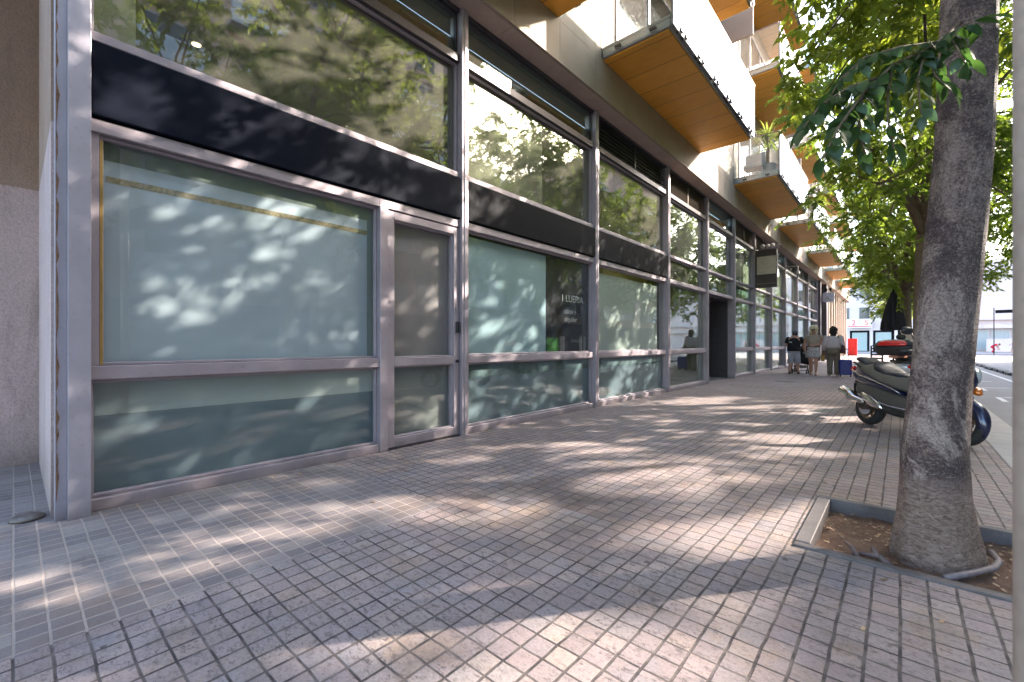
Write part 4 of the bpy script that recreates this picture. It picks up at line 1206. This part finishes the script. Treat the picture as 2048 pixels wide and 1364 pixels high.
    for s_ in (-1, 1): MB().tube([(.95, s_*.26, 1.026), (.925, s_*.40, 1.018)], .021, 10).build('grip', mat_black, hb, smooth=True)
    q = MB(); rings = []
    for i in range(15):
        a = R(-28 + 150*i/14); wd = .085*(math.sin(math.pi*(i+.6)/15.2))**.5; ring = []
        for j in range(9):
            v = j/8*2-1; rr = .285 - .05*v*v*1.2
            ring.append((1.42 + rr*math.cos(a), wd*v, .25 + rr*math.sin(a)))
        rings.append(ring)
    q.rings(rings, cap=False, closed=False); fe = q.build('front_fender', body, t, smooth=True); so_ = fe.modifiers.new('Solid', 'SOLIDIFY'); so_.thickness = .008
    q = MB().lathe([(.02, .12), (.035, .10), (.045, -.1), (.072, -.18), (.078, -.28), (.078, -.58), (.066, -.64), (.03, -.645), (.03, -.60)], (0,0,0), 20, 'x', cap=False)
    for i, v in enumerate(q.v): q.v[i] = (v[0]+.06, v[1]-.225, v[2]+.335 - (v[0])*.16)
    q.build('muffler', mat_chrome, t, smooth=True)
    q = MB().tube([(.05, -.17, .30), (.0, -.16, .262), (.0, -.09, .262)], .04, 8).tube([(-.02, .18, .55), (-.05, .17, .262)], .028, 8).tube([(.0, -.12, .262), (.4, -.13, .32)], .06, 8); q.build('swing_arm', mat_dk, t, smooth=True)
    q = MB(); q.loft([(-.56, 0, .56, .03, .02), (-.50, 0, .58, .09, .05), (-.3, 0, .585, .12, .05), (-.15, 0, .60, .1, .05)], 12, 2.2); q.obox((-.50, 0, .47), (.004, 0, .0), (0, .09, 0), (-.03, 0, .09)); q.build('rear_mudguard', mat_dk, t, smooth=False)
    q = MB().tube([(.45, .12, .28), (.36, .26, .02), (.30, .27, .012)], .014, 8); q.build('side_stand', mat_dk, t, smooth=True)
    if topcase:
        q = MB(); q.loft([(.955, -.45, 0, .16, .22), (.985, -.45, 0, .19, .25), (1.08, -.45, 0, .205, .275), (1.10, -.45, 0, .21, .28), (1.105, -.45, 0, .2, .27)], 26, 3.2, axis='z')
        tc = q.build('top_case', mat_black, t, smooth=True)
        q = MB(); q.loft([(1.107, -.45, 0, .205, .275), (1.14, -.45, 0, .2, .27), (1.19, -.45, 0, .165, .23), (1.21, -.45, 0, .1, .15), (1.215, -.45, 0, .03, .04)], 26, 3.0, axis='z'); q.build('lid', mat_black, tc, smooth=True)
        q = MB(); q.loft([(1.112, -.655, 0, .015, .17), (1.135, -.65, 0, .025, .2), (1.175, -.625, 0, .04, .17), (1.2, -.60, 0, .03, .12)], 18, 2.6, axis='z'); q.build('reflector', mat_rlens, tc, smooth=True)
        MB().box(-.6, -.2, -.06, .06, .915, .952).build('rack', simple('copper_rack', (.34, .13, .07), .45), t)
    for s_ in (-1, 1):
        MB().tube([(-.50, s_*.155, .775), (-.3, s_*.20, .745), (.0, s_*.226, .69), (.3, s_*.229, .625), (.6, s_*.215, .545), (.72, s_*.195, .50)], [.004, .009, .010, .010, .008, .003], 8).build('chrome_strip', mat_chrome, t, smooth=True)
        MB().tube([(.0, s_*.212, .415), (.3, s_*.222, .365), (.6, s_*.22, .315), (.95, s_*.18, .30)], .007, 6).build('side_trim', mat_frame, t, smooth=True)
    for ch_ in t.children:
        if ch_.name.startswith('tyre') or ch_.name.startswith('top_case') or ch_.name.startswith('rack'): continue
        for o_ in [ch_] + list(ch_.children):
            for v_ in o_.data.vertices:
                v_.co.x *= .45 if v_.co.x < 0 else .915
    return t
ang = math.atan2(-1.06, .92)
sc1 = scooter('scooter', 'large midnight blue scooter with chrome muffler parked behind the big trunk', (-.33, 8.02, 0), ang, mat_blue, mat_gplast, mat_seatg)
sc1.rotation_euler = (R(-6), 0, ang)
sc1.location = (-.33, 8.02, .004)
sc2 = scooter('scooter', 'white scooter with a red lensed black top case parked beyond the dark one', (.10, 10.02, 0), R(72), mat_white_paint, mat_white_paint, mat_dk, True, mat_teal)

# ------------------------------------------------------------------ terrace things
ps = thing('parasol', 'folded black parasol standing beyond the scooters', 'parasol', (-.17, 19.85, 0))
def fold_ring(r, z, k_, a0):
    return [(-.17 + r*(1+k_*math.cos(8*t+a0))*math.cos(t), 19.85 + r*(1+k_*math.cos(8*t+a0))*math.sin(t), z) for t in [i*2*math.pi/64 for i in range(64)]]
q = MB().rings([fold_ring(.03, 2.93, 0, 0), fold_ring(.07, 2.86, .1, .1), fold_ring(.15, 2.55, .2, .2), fold_ring(.21, 2.2, .25, .3), fold_ring(.26, 1.85, .3, .2), fold_ring(.275, 1.62, .32, .4), fold_ring(.2, 1.6, .3, .4)])
q.build('canopy', simple('black_canvas', (.03, .028, .036), .85, bump=.2), ps, smooth=True)
MB().tube([(-.17, 19.85, .05), (-.17, 19.85, 3.0)], .025, 10).build('pole', mat_char, ps); MB().lathe([(.28, 0), (.28, .05), (.05, .08), (.03, .3)], (-.17, 19.85, 0), 20).build('base', mat_char, ps)
mat_dwood = simple('dark_stained_wood', (.05, .028, .035), .6)
tc = thing('high_chair', 'dark slatted wooden high chair beside the folded parasol', 'chair', (-.56, 18.2, 0))
for x in (-.70, -.42):
    for y in (18.0, 18.38): MB().tube([(x, y, 0), (x, y, 1.08 if y > 18.2 else .66)], .022, 8).build('leg', mat_dwood, tc)
MB().box(-.72, -.40, 17.98, 18.36, .66, .70).build('seat', mat_dwood, tc)
q = MB()
for z in (.76, .86, .96, 1.05): q.box(-.677, -.443, 18.37, 18.39, z, z+.05)
q.build('backrest', mat_dwood, tc)
for z in (.2, .45): MB().box(-.677, -.443, 17.99, 18.01, z, z+.035).build('stretcher', mat_dwood, tc)
lp = thing('street_lamp', 'grey street lamp post standing between the slim trunks', 'street lamp', (.42, 15.2, 0))
MB().tube([(.42, 15.2, 0), (.42, 15.2, 1.35)], .11, 14).tube([(.42, 15.2, 1.35), (.42, 15.2, 7.0)], [.085, .06], 14).build('post', mat_galv, lp); MB().tube([(.42, 15.2, 7.0), (.8, 15.2, 7.3), (1.6, 15.2, 7.35)], .04, 8).build('arm', mat_galv, lp)
MB().loft([(1.55, 15.2, 7.33, .1, .04), (1.7, 15.2, 7.34, .14, .07), (2.1, 15.2, 7.34, .14, .06), (2.2, 15.2, 7.33, .08, .03)], 12).build('lamp_head', mat_galv, lp)
cb = thing('utility_cabinet', 'cream utility cabinet beside the lamp post', 'cabinet', (.2, 14.2, 0))
MB().box(.02, .44, 13.95, 14.35, .06, 1.42).build('housing', mat_cream_w, cb, bevel=.015, seg=2); MB().box(.0, .46, 13.93, 14.37, 1.422, 1.47).build('lid', mat_cream_w, cb, bevel=.01); MB().box(.03, .43, 13.96, 14.34, 0, .059).build('plinth', mat_kerb, cb)
MB().box(.06, .40, 13.938, 13.949, .14, 1.36).build('door', mat_cream_w, cb)
mc = thing('manhole_cover', 'round dark manhole cover in the paving behind the walkers', 'manhole cover', (-2.6, 15.4, 0))
MB().lathe([(.001, .004), (.27, .004), (.29, .003), (.3, .001)], (-2.6, 15.4, 0), 28).build('lid', simple('iron', (.1, .085, .08), .6, .4), mc)

# ------------------------------------------------------------------ people
mat_skin = simple('skin', (.50, .27, .19), .55, var=.06); mat_skin2 = simple('dark_skin', (.20, .10, .065), .5, var=.08)
def cloth(name, c, bump=.3): return simple(name, c, .9, var=.12, nscale=18, bump=bump, bscale=40)
def skin_mesh(verts, edges, rad, sub=1):
    me = bpy.data.meshes.new('tmp'); me.from_pydata(verts, edges, []); o = bpy.data.objects.new('tmp', me); C.objects.link(o)
    m = o.modifiers.new('Skin', 'SKIN'); m.use_smooth_shade = True
    for i, r in enumerate(rad):
        me.skin_vertices[0].data[i].radius = r if isinstance(r, tuple) else (r, r)
    me.skin_vertices[0].data[0].use_root = True
    s_ = o.modifiers.new('S', 'SUBSURF'); s_.levels = sub; s_.render_levels = sub
    dg = bpy.context.evaluated_depsgraph_get(); dg.update()
    me2 = bpy.data.meshes.new_from_object(o.evaluated_get(dg))
    v = [tuple(q.co) for q in me2.vertices]; f = [tuple(p.vertices) for p in me2.polygons]
    bpy.data.objects.remove(o); return v, f
def person(label, loc, rot, J, skin, hair, fat=1.0, group=None):
    t = thing('person', label, 'person', loc, rot, group, local=True)
    names = ['pelvis', 'waist', 'chest', 'neckb', 'neck', 'head', 'crown']
    vs = [J[n] for n in names]; ed = [(i, i+1) for i in range(6)]
    rad = [.13*fat, .115*fat, .13*fat, .065, .052, .092, .06]
    for s_ in 'LR':
        o = len(vs); vs += [J['hip'+s_], J['knee'+s_], J['ank'+s_], J['toe'+s_]]; rad += [.095*fat, .062*fat, .042, .035]; ed += [(0, o), (o, o+1), (o+1, o+2), (o+2, o+3)]
        o = len(vs); vs += [J['sh'+s_], J['el'+s_], J['wr'+s_]]; rad += [.06*fat, .046*fat, .032]; ed += [(2, o), (o, o+1), (o+1, o+2)]
    v, f = skin_mesh(vs, ed, rad)
    b = MB().add(v, f)
    hd = Vector(J['head']); fw = Vector(J.get('face', (0, 1, 0))).normalized(); sd = fw.cross(Vector((0,0,1))).normalized(); up = sd.cross(fw)
    # rounded head, nose, chin and ears grown onto the neck
    rings = []
    for (h, wv, dv, sh) in ((-.115, .03, .03, .03), (-.10, .05, .055, .025), (-.05, .066, .08, .01), (0, .075, .092, 0), (.05, .073, .09, -.005), (.09, .055, .07, -.01), (.115, .02, .03, -.012)):
        rings.append([hd + up*h + sd*(wv*math.cos(a)) + fw*(dv*math.sin(a)+sh) for a in [i*2*math.pi/14 for i in range(14)]])
    b.rings(rings)
    b.tube([hd+fw*.085+up*.02, hd+fw*.108-up*.015, hd+fw*.09-up*.028], [.008, .015, .006], 6)
    for s_ in (-1, 1): b.tube([hd+sd*s_*.072+up*.025, hd+sd*s_*.084, hd+sd*s_*.072-up*.03], [.008, .014, .008], 6)
    for s_ in 'LR':
        wr, el = Vector(J['wr'+s_]), Vector(J['el'+s_]); d = Vector(J.get('hand'+s_, wr-el)).normalized()
        n = d.cross(Vector((0,0,1))) if abs(d.z) < .9 else Vector((1 if s_ == 'L' else -1, 0, 0)); n = (n - d*n.dot(d)).normalized(); q = d.cross(n)
        b.tube([wr-d*.01, wr+d*.04, wr+d*.085], [.03, .036, .034], 8)
        for i, ln in enumerate((.065, .078, .074, .058)):
            off = q*(.028-.0187*i); p0 = wr+d*.08+off
            b.tube([p0, p0+d*ln*.5+n*.006, p0+d*ln*.8+n*.022, p0+d*ln+n*.036], [.0095, .009, .008, .006], 6)
        p0 = wr+d*.025+q*.03; b.tube([p0, p0+q*.025+d*.02+n*.012, p0+q*.03+d*.055+n*.02], [.012, .0105, .008], 6)
    b.build('body', skin, t, smooth=True)
    e = MB()
    for s_ in (-1, 1): e.loft([(-.008, 0, 0, .003, .003), (0, 0, 0, .012, .008), (.008, 0, 0, .003, .003)], 8, 2)
    o_ = 0; vv = []
    for i, p in enumerate(e.v):
        s_ = -1 if i < len(e.v)//2 else 1
        vv.append(tuple(hd + fw*(.088+p[0]) + sd*(s_*.03+p[1]) + up*(.018+p[2])))
    e.v = vv; e.build('eyes', mat_black, t)
    return t, hd, fw, sd, up
def base_pose():
    J = dict(pelvis=(0,0,.93), waist=(0,0,1.06), chest=(0,0,1.26), neckb=(0,-.01,1.42), neck=(0,.01,1.49), head=(0,.025,1.58), crown=(0,.02,1.64))
    for s_, x in (('L', -1), ('R', 1)):
        J['hip'+s_] = (x*.09, 0, .88); J['knee'+s_] = (x*.095, .03, .48); J['ank'+s_] = (x*.095, -.02, .08); J['toe'+s_] = (x*.11, .12, .03)
        J['sh'+s_] = (x*.175, -.005, 1.37); J['el'+s_] = (x*.235, -.03, 1.11); J['wr'+s_] = (x*.25, .06, .88)
    return J
def shoes(t, J, m, h=.05):
    for s_ in 'LR':
        a, e = Vector(J['ank'+s_]), Vector(J['toe'+s_]); d = (e-a); d.z = 0; d.normalize(); z0 = e.z-.03
        q = MB(); n = Vector((-d.y, d.x, 0)); rings = []
        for (u, wv, hh) in ((-.075, .025, h*.8), (-.05, .038, h), (.05, .042, h), (.13, .046, h*.75), (.185, .032, h*.5), (.2, .012, h*.3)):
            c = Vector((a.x, a.y, z0)) + d*u
            rings.append([c + n*(wv*math.cos(k*math.pi/5)) + Vector((0, 0, max(0, hh*(.5+.5*math.sin(k*math.pi/5))*1.15))) for k in range(10)])
        q.rings(rings).build('shoe', m, t, smooth=True)
def sleeve(q, J, s_, u, r0, r1):
    a, e, w0 = Vector(J['sh'+s_]), Vector(J['el'+s_]), Vector(J['wr'+s_])
    pts = [a + Vector((0, 0, .02)) - (e-a)*.12, a, a+(e-a)*min(1, u*.6)]
    rr = [r0*.8, r0, (r0+r1)/2]
    if u <= 1: pts.append(a+(e-a)*u); rr.append(r1)
    else: pts += [e, e+(w0-e)*(u-1)]; rr += [(r0+r1)/2*.98, r1]
    q.tube(pts, rr, 12)
def hair_blob(name, hd, fw, sd, up, m, pts, t, curl=0, seed=1):
    r_ = random.Random(seed); q = MB()
    rings = []
    for (h, wv, dv, sh) in pts:
        rings.append([hd + up*h + sd*(wv*math.cos(a)*(1+curl*r_.uniform(-1, 1))) + fw*(dv*math.sin(a)*(1+curl*r_.uniform(-1, 1))+sh) for a in [i*2*math.pi/20 for i in range(20)]])
    q.rings(rings)
    if curl:
        for i in range(150):
            a = r_.uniform(0, 6.28); k_ = r_.randrange(len(pts)); h, wv, dv, sh = pts[k_]
            c = hd + up*(h+r_.uniform(-.03, .03)) + sd*(wv*math.cos(a)) + fw*(dv*math.sin(a)+sh)
            if (c-hd).dot(fw) > .06 and (c-hd).dot(up) < .06: continue
            rr = r_.uniform(.018, .034)
            q.loft([(-rr, 0, 0, rr*.2, rr*.2), (-rr*.6, 0, 0, rr*.8, rr*.8), (0, 0, 0, rr, rr), (rr*.6, 0, 0, rr*.8, rr*.8), (rr, 0, 0, rr*.2, rr*.2)], 7, 2)
            for z_ in range(35): q.v[-1-z_] = tuple(Vector(q.v[-1-z_]) + c)
    return q.build(name, m, t, smooth=True)

# man in black with the pushchair, seen from behind, leaning to the handles
J = base_pose()
J.update(waist=(0,.03,1.06), chest=(0,.09,1.25), neckb=(0,.14,1.385), neck=(0,.17,1.44), head=(0.01,.205,1.515), crown=(.01,.21,1.57),
  shL=(-.19,.10,1.34), elL=(-.265,.14,1.10), wrL=(-.20,.32,.98), shR=(.19,.10,1.34), elR=(.27,.16,1.10), wrR=(.25,.34,.98), handL=(0,.8,-.5), handR=(0,.8,-.5),
  kneeL=(-.11,.02,.47), ankL=(-.12,-.13,.09), toeL=(-.13,.0,.04), kneeR=(.11,.09,.48), ankR=(.12,.12,.08), toeR=(.13,.26,.03))
LM = (-3.0, 19.45, 0)
t, hd, fw, sd, up = person('man in a black t-shirt, light shorts and grey cap pushing the pushchair', LM, 0, J, mat_skin, None, 1.12)
q = MB(); q.loft([(.86, 0, -.01, .215, .155), (.9, 0, 0, .22, .165), (1.05, 0, .03, .215, .16), (1.2, 0, .075, .225, .15), (1.32, 0, .115, .21, .125), (1.38, 0, .135, .13, .095), (1.41, 0, .15, .07, .07)], 22, 2.3, axis='z')
sleeve(q, J, 'L', .72, .085, .085); sleeve(q, J, 'R', .72, .085, .085); sh_ = q.build('tshirt', cloth('black_jersey', (.008, .008, .01)), t, smooth=True)
MB().box(-.14, -.05, -.098, -.092, 1.18, 1.215).build('print', mat_wh, sh_)
q = MB(); q.loft([(.78, 0, 0, .185, .13), (.86, 0, 0, .205, .145), (.93, 0, 0, .2, .14)], 20, 2.3, axis='z')
for s_ in 'LR':
    h_, k_ = Vector(J['hip'+s_]), Vector(J['knee'+s_]); q.tube([h_, h_*.5+k_*.5, k_ + Vector((0,0,-.07))], [.112, .105, .098], 14)
q.build('shorts', cloth('pale_denim', (.46, .47, .55)), t, smooth=True)
shoes(t, J, mat_dk, .06)
q = MB(); q.rings([[hd + up*h + sd*(wv*math.cos(a)) + fw*(dv*math.sin(a)) for a in [i*2*math.pi/18 for i in range(18)]] for (h, wv, dv) in ((.02, .082, .1), (.07, .084, .102), (.105, .07, .088), (.13, .03, .04))])
q.rings([[hd + up*.035 + fw*(.09+.075*u) + sd*(.075*(1-.3*u)*math.cos(a)) + up*(.006*math.sin(a)-.02*u) for a in [i*2*math.pi/10 for i in range(10)]] for u in (0, .5, 1)])
q.build('cap', cloth('grey_blue_cap', (.09, .11, .16)), t, smooth=True)
hair_blob('hair', hd, fw, sd, up, simple('dark_hair', (.02, .016, .014), .6), [(-.06, .06, .06, -.025), (-.02, .078, .08, -.02), (.025, .079, .085, -.012), (.04, .05, .06, -.01)], t)
q = MB().tube([(-.2, -.05, 1.36), (-.1, -.075, 1.2), (.15, -.13, .95), (.21, -.05, .9)], .014, 6); q.build('strap', mat_dk, t)

# pushchair in front of him
pc = thing('pushchair', 'dark pushchair pushed by the man in black', 'pushchair', (-2.88, 20.05, 0), 0, None, local=True)
mat_pf = simple('black_fabric', (.012, .012, .014), .85); 
q = MB()
for s_ in (-1, 1):
    q.tube([(s_*.24, -.28, .98), (s_*.24, -.1, .86), (s_*.24, .25, .42), (s_*.24, .5, .12)], .013, 8)
    q.tube([(s_*.24, .02, .70), (s_*.26, -.2, .12)], .013, 8); q.tube([(s_*.24, .25, .42), (s_*.25, -.12, .30)], .012, 8)
q.tube([(-.24, -.28, .98), (.24, -.28, .98)], .016, 8); q.tube([(-.25, -.2, .12), (.25, -.2, .12)], .012, 8)
q.build('frame', simple('pushchair_tube', (.10, .06, .05), .4, .5), pc, smooth=True)
q = MB(); q.loft([(-.08, 0, .64, .2, .2), (.02, 0, .62, .22, .24), (.2, 0, .50, .22, .16), (.42, 0, .42, .2, .06)], 16, 3); q.build('seat', mat_pf, pc, smooth=True)
q = MB(); q.loft([(-.14, 0, .80, .2, .06), (-.02, 0, .92, .225, .14), (.2, 0, .96, .22, .11), (.34, 0, .92, .2, .05)], 16, 2.4); q.build('canopy', mat_pf, pc, smooth=True)
q = MB(); q.box(-.2, .2, -.15, .22, .22, .32); q.build('basket', simple('basket_mesh', (.2, .18, .17), .9), pc, bevel=.03)
for (x, y) in ((-.26, -.2), (.26, -.2), (-.24, .5), (.24, .5)):
    wq = MB()
    for dx in (-.03, .03): wq.lathe([(.05, -.012), (.085, -.014), (.09, 0), (.085, .014), (.05, .012)], (x+dx, y, .09), 16, 'x')
    wh_ = wq.build('wheel', mat_tyre, pc, smooth=True); MB().lathe([(.049, -.02), (.049, .02)], (x, y, .09), 12, 'x').build('hub', mat_wh, wh_)

# blonde woman walking towards the camera
J = base_pose()
J.update(elL=(-.25,.0,1.12), wrL=(-.04,.20,1.04), handL=(.8,.2,.0), shL=(-.19,-.005,1.37), shR=(.19,-.005,1.37), elR=(.27,-.03,1.11), wrR=(.24,.10,.88), handR=(-.1,.25,-.9),
  kneeL=(-.08,.10,.49), ankL=(-.075,.08,.085), toeL=(-.085,.22,.03), kneeR=(.085,.02,.48), ankR=(.08,-.10,.085), toeR=(.095,.03,.03))
t, hd, fw, sd, up = person('curly blonde woman in a beige top and white patterned skirt walking towards us', (-2.36, 19.3, 0), math.pi, J, mat_skin, None, 1.12)
t.scale = (1.03,)*3
q = MB(); q.loft([(1.0, 0, 0, .175, .13), (1.06, 0, 0, .18, .135), (1.2, 0, .015, .205, .155), (1.3, 0, .01, .20, .14), (1.38, 0, 0, .15, .1), (1.42, 0, 0, .08, .07)], 22, 2.3, axis='z')
sleeve(q, J, 'L', .42, .082, .09); sleeve(q, J, 'R', .42, .082, .09); top_ = q.build('top', cloth('beige_knit', (.36, .285, .22)), t, smooth=True)
k = M('white_lace'); vv = k.voro(k.obj(), 26); k.base(k.mix(k.ramp(vv, .3, .5), (.68, .66, .68), (.38, .33, .32)), .9)
q = MB(); q.loft([(.62, 0, .01, .235, .18), (.7, 0, .01, .225, .175), (.85, 0, 0, .205, .16), (.95, 0, 0, .19, .145), (1.01, 0, 0, .178, .132)], 26, 2.2, axis='z')
for i, p in enumerate(q.v):
    if p[2] < .8: a = math.atan2(p[1], p[0]); s_ = 1+.05*math.sin(9*a)*(.8-p[2])/.18; q.v[i] = (p[0]*s_, p[1]*s_, p[2])
q.build('skirt', k.m, t, smooth=True)
MB().loft([(.985, 0, 0, .184, .138), (1.02, 0, 0, .184, .138)], 22, 2.2, axis='z').build('belt', mat_dk, t)
shoes(t, J, simple('brown_flats', (.10, .05, .035), .5), .035)
hair_blob('hair', hd, fw, sd, up, simple('blonde_hair', (.80, .66, .46), .7, var=.35, nscale=40), [(-.09, .075, .05, -.05), (-.03, .105, .085, -.035), (.04, .115, .11, -.02), (.10, .10, .105, -.01), (.145, .06, .07, -.01)], t, .06, 4)
sg_ = MB()
for s_ in (-1, 1): c = hd+fw*.098+up*.018+sd*s_*.033; sg_.obox(c, sd*.027, up*.018, fw*.005)
sg_.tube([hd+fw*.1+up*.025-sd*.06, hd+fw*.1+up*.025+sd*.06], .004, 6); sg_.build('sunglasses', mat_black, t)
MB().tube([hd+fw*.078-up*.058-sd*.022, hd+fw*.086-up*.06, hd+fw*.078-up*.058+sd*.022], [.003, .006, .003], 6).build('lips', simple('lips', (.4, .1, .09), .5), t)
MB().tube([(.06, .07, 1.40), (.035, .135, 1.30), (0, .158, 1.24), (-.035, .135, 1.30), (-.06, .07, 1.40)], .004, 6).build('necklace', mat_wh, t)

# dark haired woman walking away with a blue case
J = base_pose()
J.update(shL=(-.19,-.005,1.37), shR=(.19,-.005,1.37), elL=(-.26,-.04,1.12), wrL=(-.27,.03,.87), elR=(.265,-.05,1.12), wrR=(.30,-.02,.88), kneeL=(-.10,.03,.48), ankL=(-.10,-.03,.08), toeL=(-.12,.10,.03), kneeR=(.10,.05,.48), ankR=(.105,.02,.08), toeR=(.125,.15,.03))
t, hd, fw, sd, up = person('dark haired woman in a pale blouse and khaki trousers walking away with luggage', (-1.77, 19.2, 0), R(4), J, mat_skin2, None, 1.15)
q = MB(); q.loft([(.98, 0, 0, .185, .14), (1.04, 0, 0, .205, .155), (1.2, 0, .0, .21, .15), (1.3, 0, .0, .20, .135), (1.38, 0, -.005, .15, .1), (1.43, 0, 0, .075, .065)], 22, 2.3, axis='z')
sleeve(q, J, 'L', 1.85, .085, .06); sleeve(q, J, 'R', 1.85, .085, .06); q.build('blouse', cloth('pale_pink_cotton', (.60, .51, .53)), t, smooth=True)
q = MB(); q.loft([(.76, 0, 0, .18, .15), (.86, 0, -.01, .212, .17), (.95, 0, 0, .195, .15), (1.0, 0, 0, .182, .138)], 22, 2.3, axis='z')
for s_ in 'LR':
    h_, k_, a_ = Vector(J['hip'+s_]), Vector(J['knee'+s_]), Vector(J['ank'+s_]); q.tube([h_, h_*.5+k_*.5, k_, k_*.4+a_*.6, a_+Vector((0,0,-.03))], [.118, .108, .092, .08, .076], 14)
q.build('trousers', cloth('khaki_twill', (.20, .165, .125)), t, smooth=True)
shoes(t, J, simple('pale_shoes', (.4, .34, .3), .6), .05)
hair_blob('hair', hd, fw, sd, up, simple('black_hair', (.012, .009, .009), .6, var=.3), [(-.17, .03, .025, -.06), (-.13, .06, .04, -.06), (-.06, .095, .075, -.04), (.02, .105, .10, -.025), (.08, .095, .1, -.015), (.12, .065, .075, -.01), (.14, .02, .03, -.01)], t, .03, 6)
hb_ = thing('shoulder_bag', 'dark maroon shoulder bag on the arm of the woman in khaki trousers', 'bag', (-1.77, 19.2, 0), R(4), None, local=True)
q = MB(); q.loft([(.80, .275, -.03, .075, .13), (.84, .275, -.03, .085, .15), (1.0, .272, -.03, .07, .14), (1.10, .27, -.03, .03, .12)], 16, 3.2, axis='z'); q.build('pouch', simple('maroon_leather', (.06, .015, .018), .45), hb_, smooth=True)
for y in (-.10, .04): MB().tube([(.272, y, 1.08), (.262, y*.8, 1.25), (.20, y*.5-.01, 1.46), (.15, -.02, 1.455), (.16, -.1, 1.36)], .011, 6).build('strap', mat_dk, hb_)
pk = thing('paper_bag', 'small ochre paper bag in the left hand of the woman in khaki trousers', 'bag', (-1.77, 19.2, 0), R(4), None, local=True)
MB().box(-.36, -.25, -.06, .10, .52, .74).build('bag', simple('ochre_paper', (.36, .22, .06), .8), pk, bevel=.012); MB().tube([(-.31, -.02, .735), (-.285, .02, .83), (-.3, .06, .735)], .006, 6).build('handle', simple('twine', (.3, .2, .1), .8), pk)
sc_ = thing('suitcase', 'small royal blue wheeled suitcase beside the woman in khaki trousers', 'suitcase', (-1.42, 19.12, 0), R(4), None, local=True)
mat_case = simple('royal_blue_shell', (.008, .015, .22), .35)
q = MB(); q.loft([(.06, 0, 0, .165, .10), (.075, 0, 0, .18, .115), (.56, 0, 0, .18, .115), (.585, 0, 0, .165, .1)], 24, 6, axis='z')
q.build('shell', mat_case, sc_, smooth=False, bevel=.004)
q = MB()
for x in (-.12, -.06, 0, .06, .12): q.box(x-.008, x+.008, -.121, -.116, .1, .54)
q.build('rib', mat_case, sc_)
for s_ in (-1, 1):
    MB().tube([(s_*.07, .06, .58), (s_*.07, .06, .94)], .008, 8).build('handle_tube', mat_frame, sc_)
    for y in (-.07, .07): MB().lathe([(.01, -.018), (.03, -.018), (.03, .018), (.01, .018)], (s_*.14, y, .03), 12, 'x').box(s_*.14-.02, s_*.14+.02, y-.012, y+.012, .03, .065).build('wheel', mat_tyre, sc_)
MB().box(-.09, .09, .045, .075, .94, .965).build('handle', mat_black, sc_, bevel=.006)

# two far walkers across the road
J = base_pose(); J.update(kneeL=(-.1,.16,.5), ankL=(-.1,.22,.1), toeL=(-.1,.36,.06), kneeR=(.1,-.04,.48), ankR=(.1,-.26,.12), toeR=(.1,-.14,.04), elL=(-.24,.1,1.14), wrL=(-.22,.28,1.0))
t, hd, fw, sd, up = person('far walker with a dark bag striding past the white hoarding', (10.0, 77.5, 0), R(80), J, mat_skin, None)
q = MB(); q.loft([(.95, 0, 0, .17, .13), (1.2, 0, 0, .19, .13), (1.38, 0, 0, .13, .09), (1.42, 0, 0, .07, .06)], 14, 2.3, axis='z'); sleeve(q, J, 'L', .5, .07, .07); sleeve(q, J, 'R', .5, .07, .07); q.build('top', cloth('red_print', (.42, .08, .09)), t, smooth=True)
q = MB(); q.loft([(.62, 0, 0, .19, .17), (.8, 0, 0, .18, .15), (.97, 0, 0, .16, .12)], 14, 2.3, axis='z'); q.build('skirt', cloth('brown_skirt', (.14, .08, .06)), t, smooth=True)
hair_blob('hair', hd, fw, sd, up, simple('black_hair', (.012, .009, .009), .6), [(-.1, .06, .05, -.05), (.0, .085, .085, -.02), (.1, .07, .08, -.01), (.13, .02, .02, -.01)], t)
MB().loft([(.85, .22, 0, .05, .14), (1.1, .22, 0, .05, .13)], 12, 3, axis='z').build('bag', mat_dk, t)
J = base_pose(); J.update(waist=(0,.12,.98), chest=(0,.34,1.0), neckb=(0,.46,1.02), neck=(0,.52,1.03), head=(0,.6,1.02), crown=(0,.65,1.03), shL=(-.17,.42,1.0), elL=(-.2,.44,.74), wrL=(-.18,.5,.5), shR=(.17,.42,1.0), elR=(.2,.44,.74), wrR=(.18,.52,.5), pelvis=(0,0,.8), hipL=(-.09,0,.76), hipR=(.09,0,.76), kneeL=(-.1,.14,.44), kneeR=(.1,.12,.43))
t, hd, fw, sd, up = person('far person in red bending forward beside the road', (8.3, 77.5, 0), R(-80), J, mat_skin, None)
q = MB(); q.loft([(-.12, 0, .72, .19, .14), (.05, 0, .84, .2, .15), (.3, 0, 1.0, .19, .13), (.46, 0, 1.02, .09, .07)], 14, 2.3, axis='x')
q.v = [(-v[1], v[0], v[2]) for v in q.v]; q.build('dress', cloth('red_cotton', (.62, .02, .05)), t, smooth=True)
q = MB()
for s_ in 'LR':
    h_, k_, a_ = Vector(J['hip'+s_]), Vector(J['knee'+s_]), Vector(J['ank'+s_]); q.tube([h_, k_, a_], [.11, .085, .07], 10)
q.build('trousers', cloth('red_cotton_trousers', (.55, .02, .05)), t, smooth=True)
hair_blob('hair', hd, fw, sd, up, simple('black_hair', (.012, .009, .009), .6), [(-.1, .05, .05, -.05), (.0, .09, .09, -.02), (.1, .08, .085, -.01), (.14, .02, .02, -.01)], t)
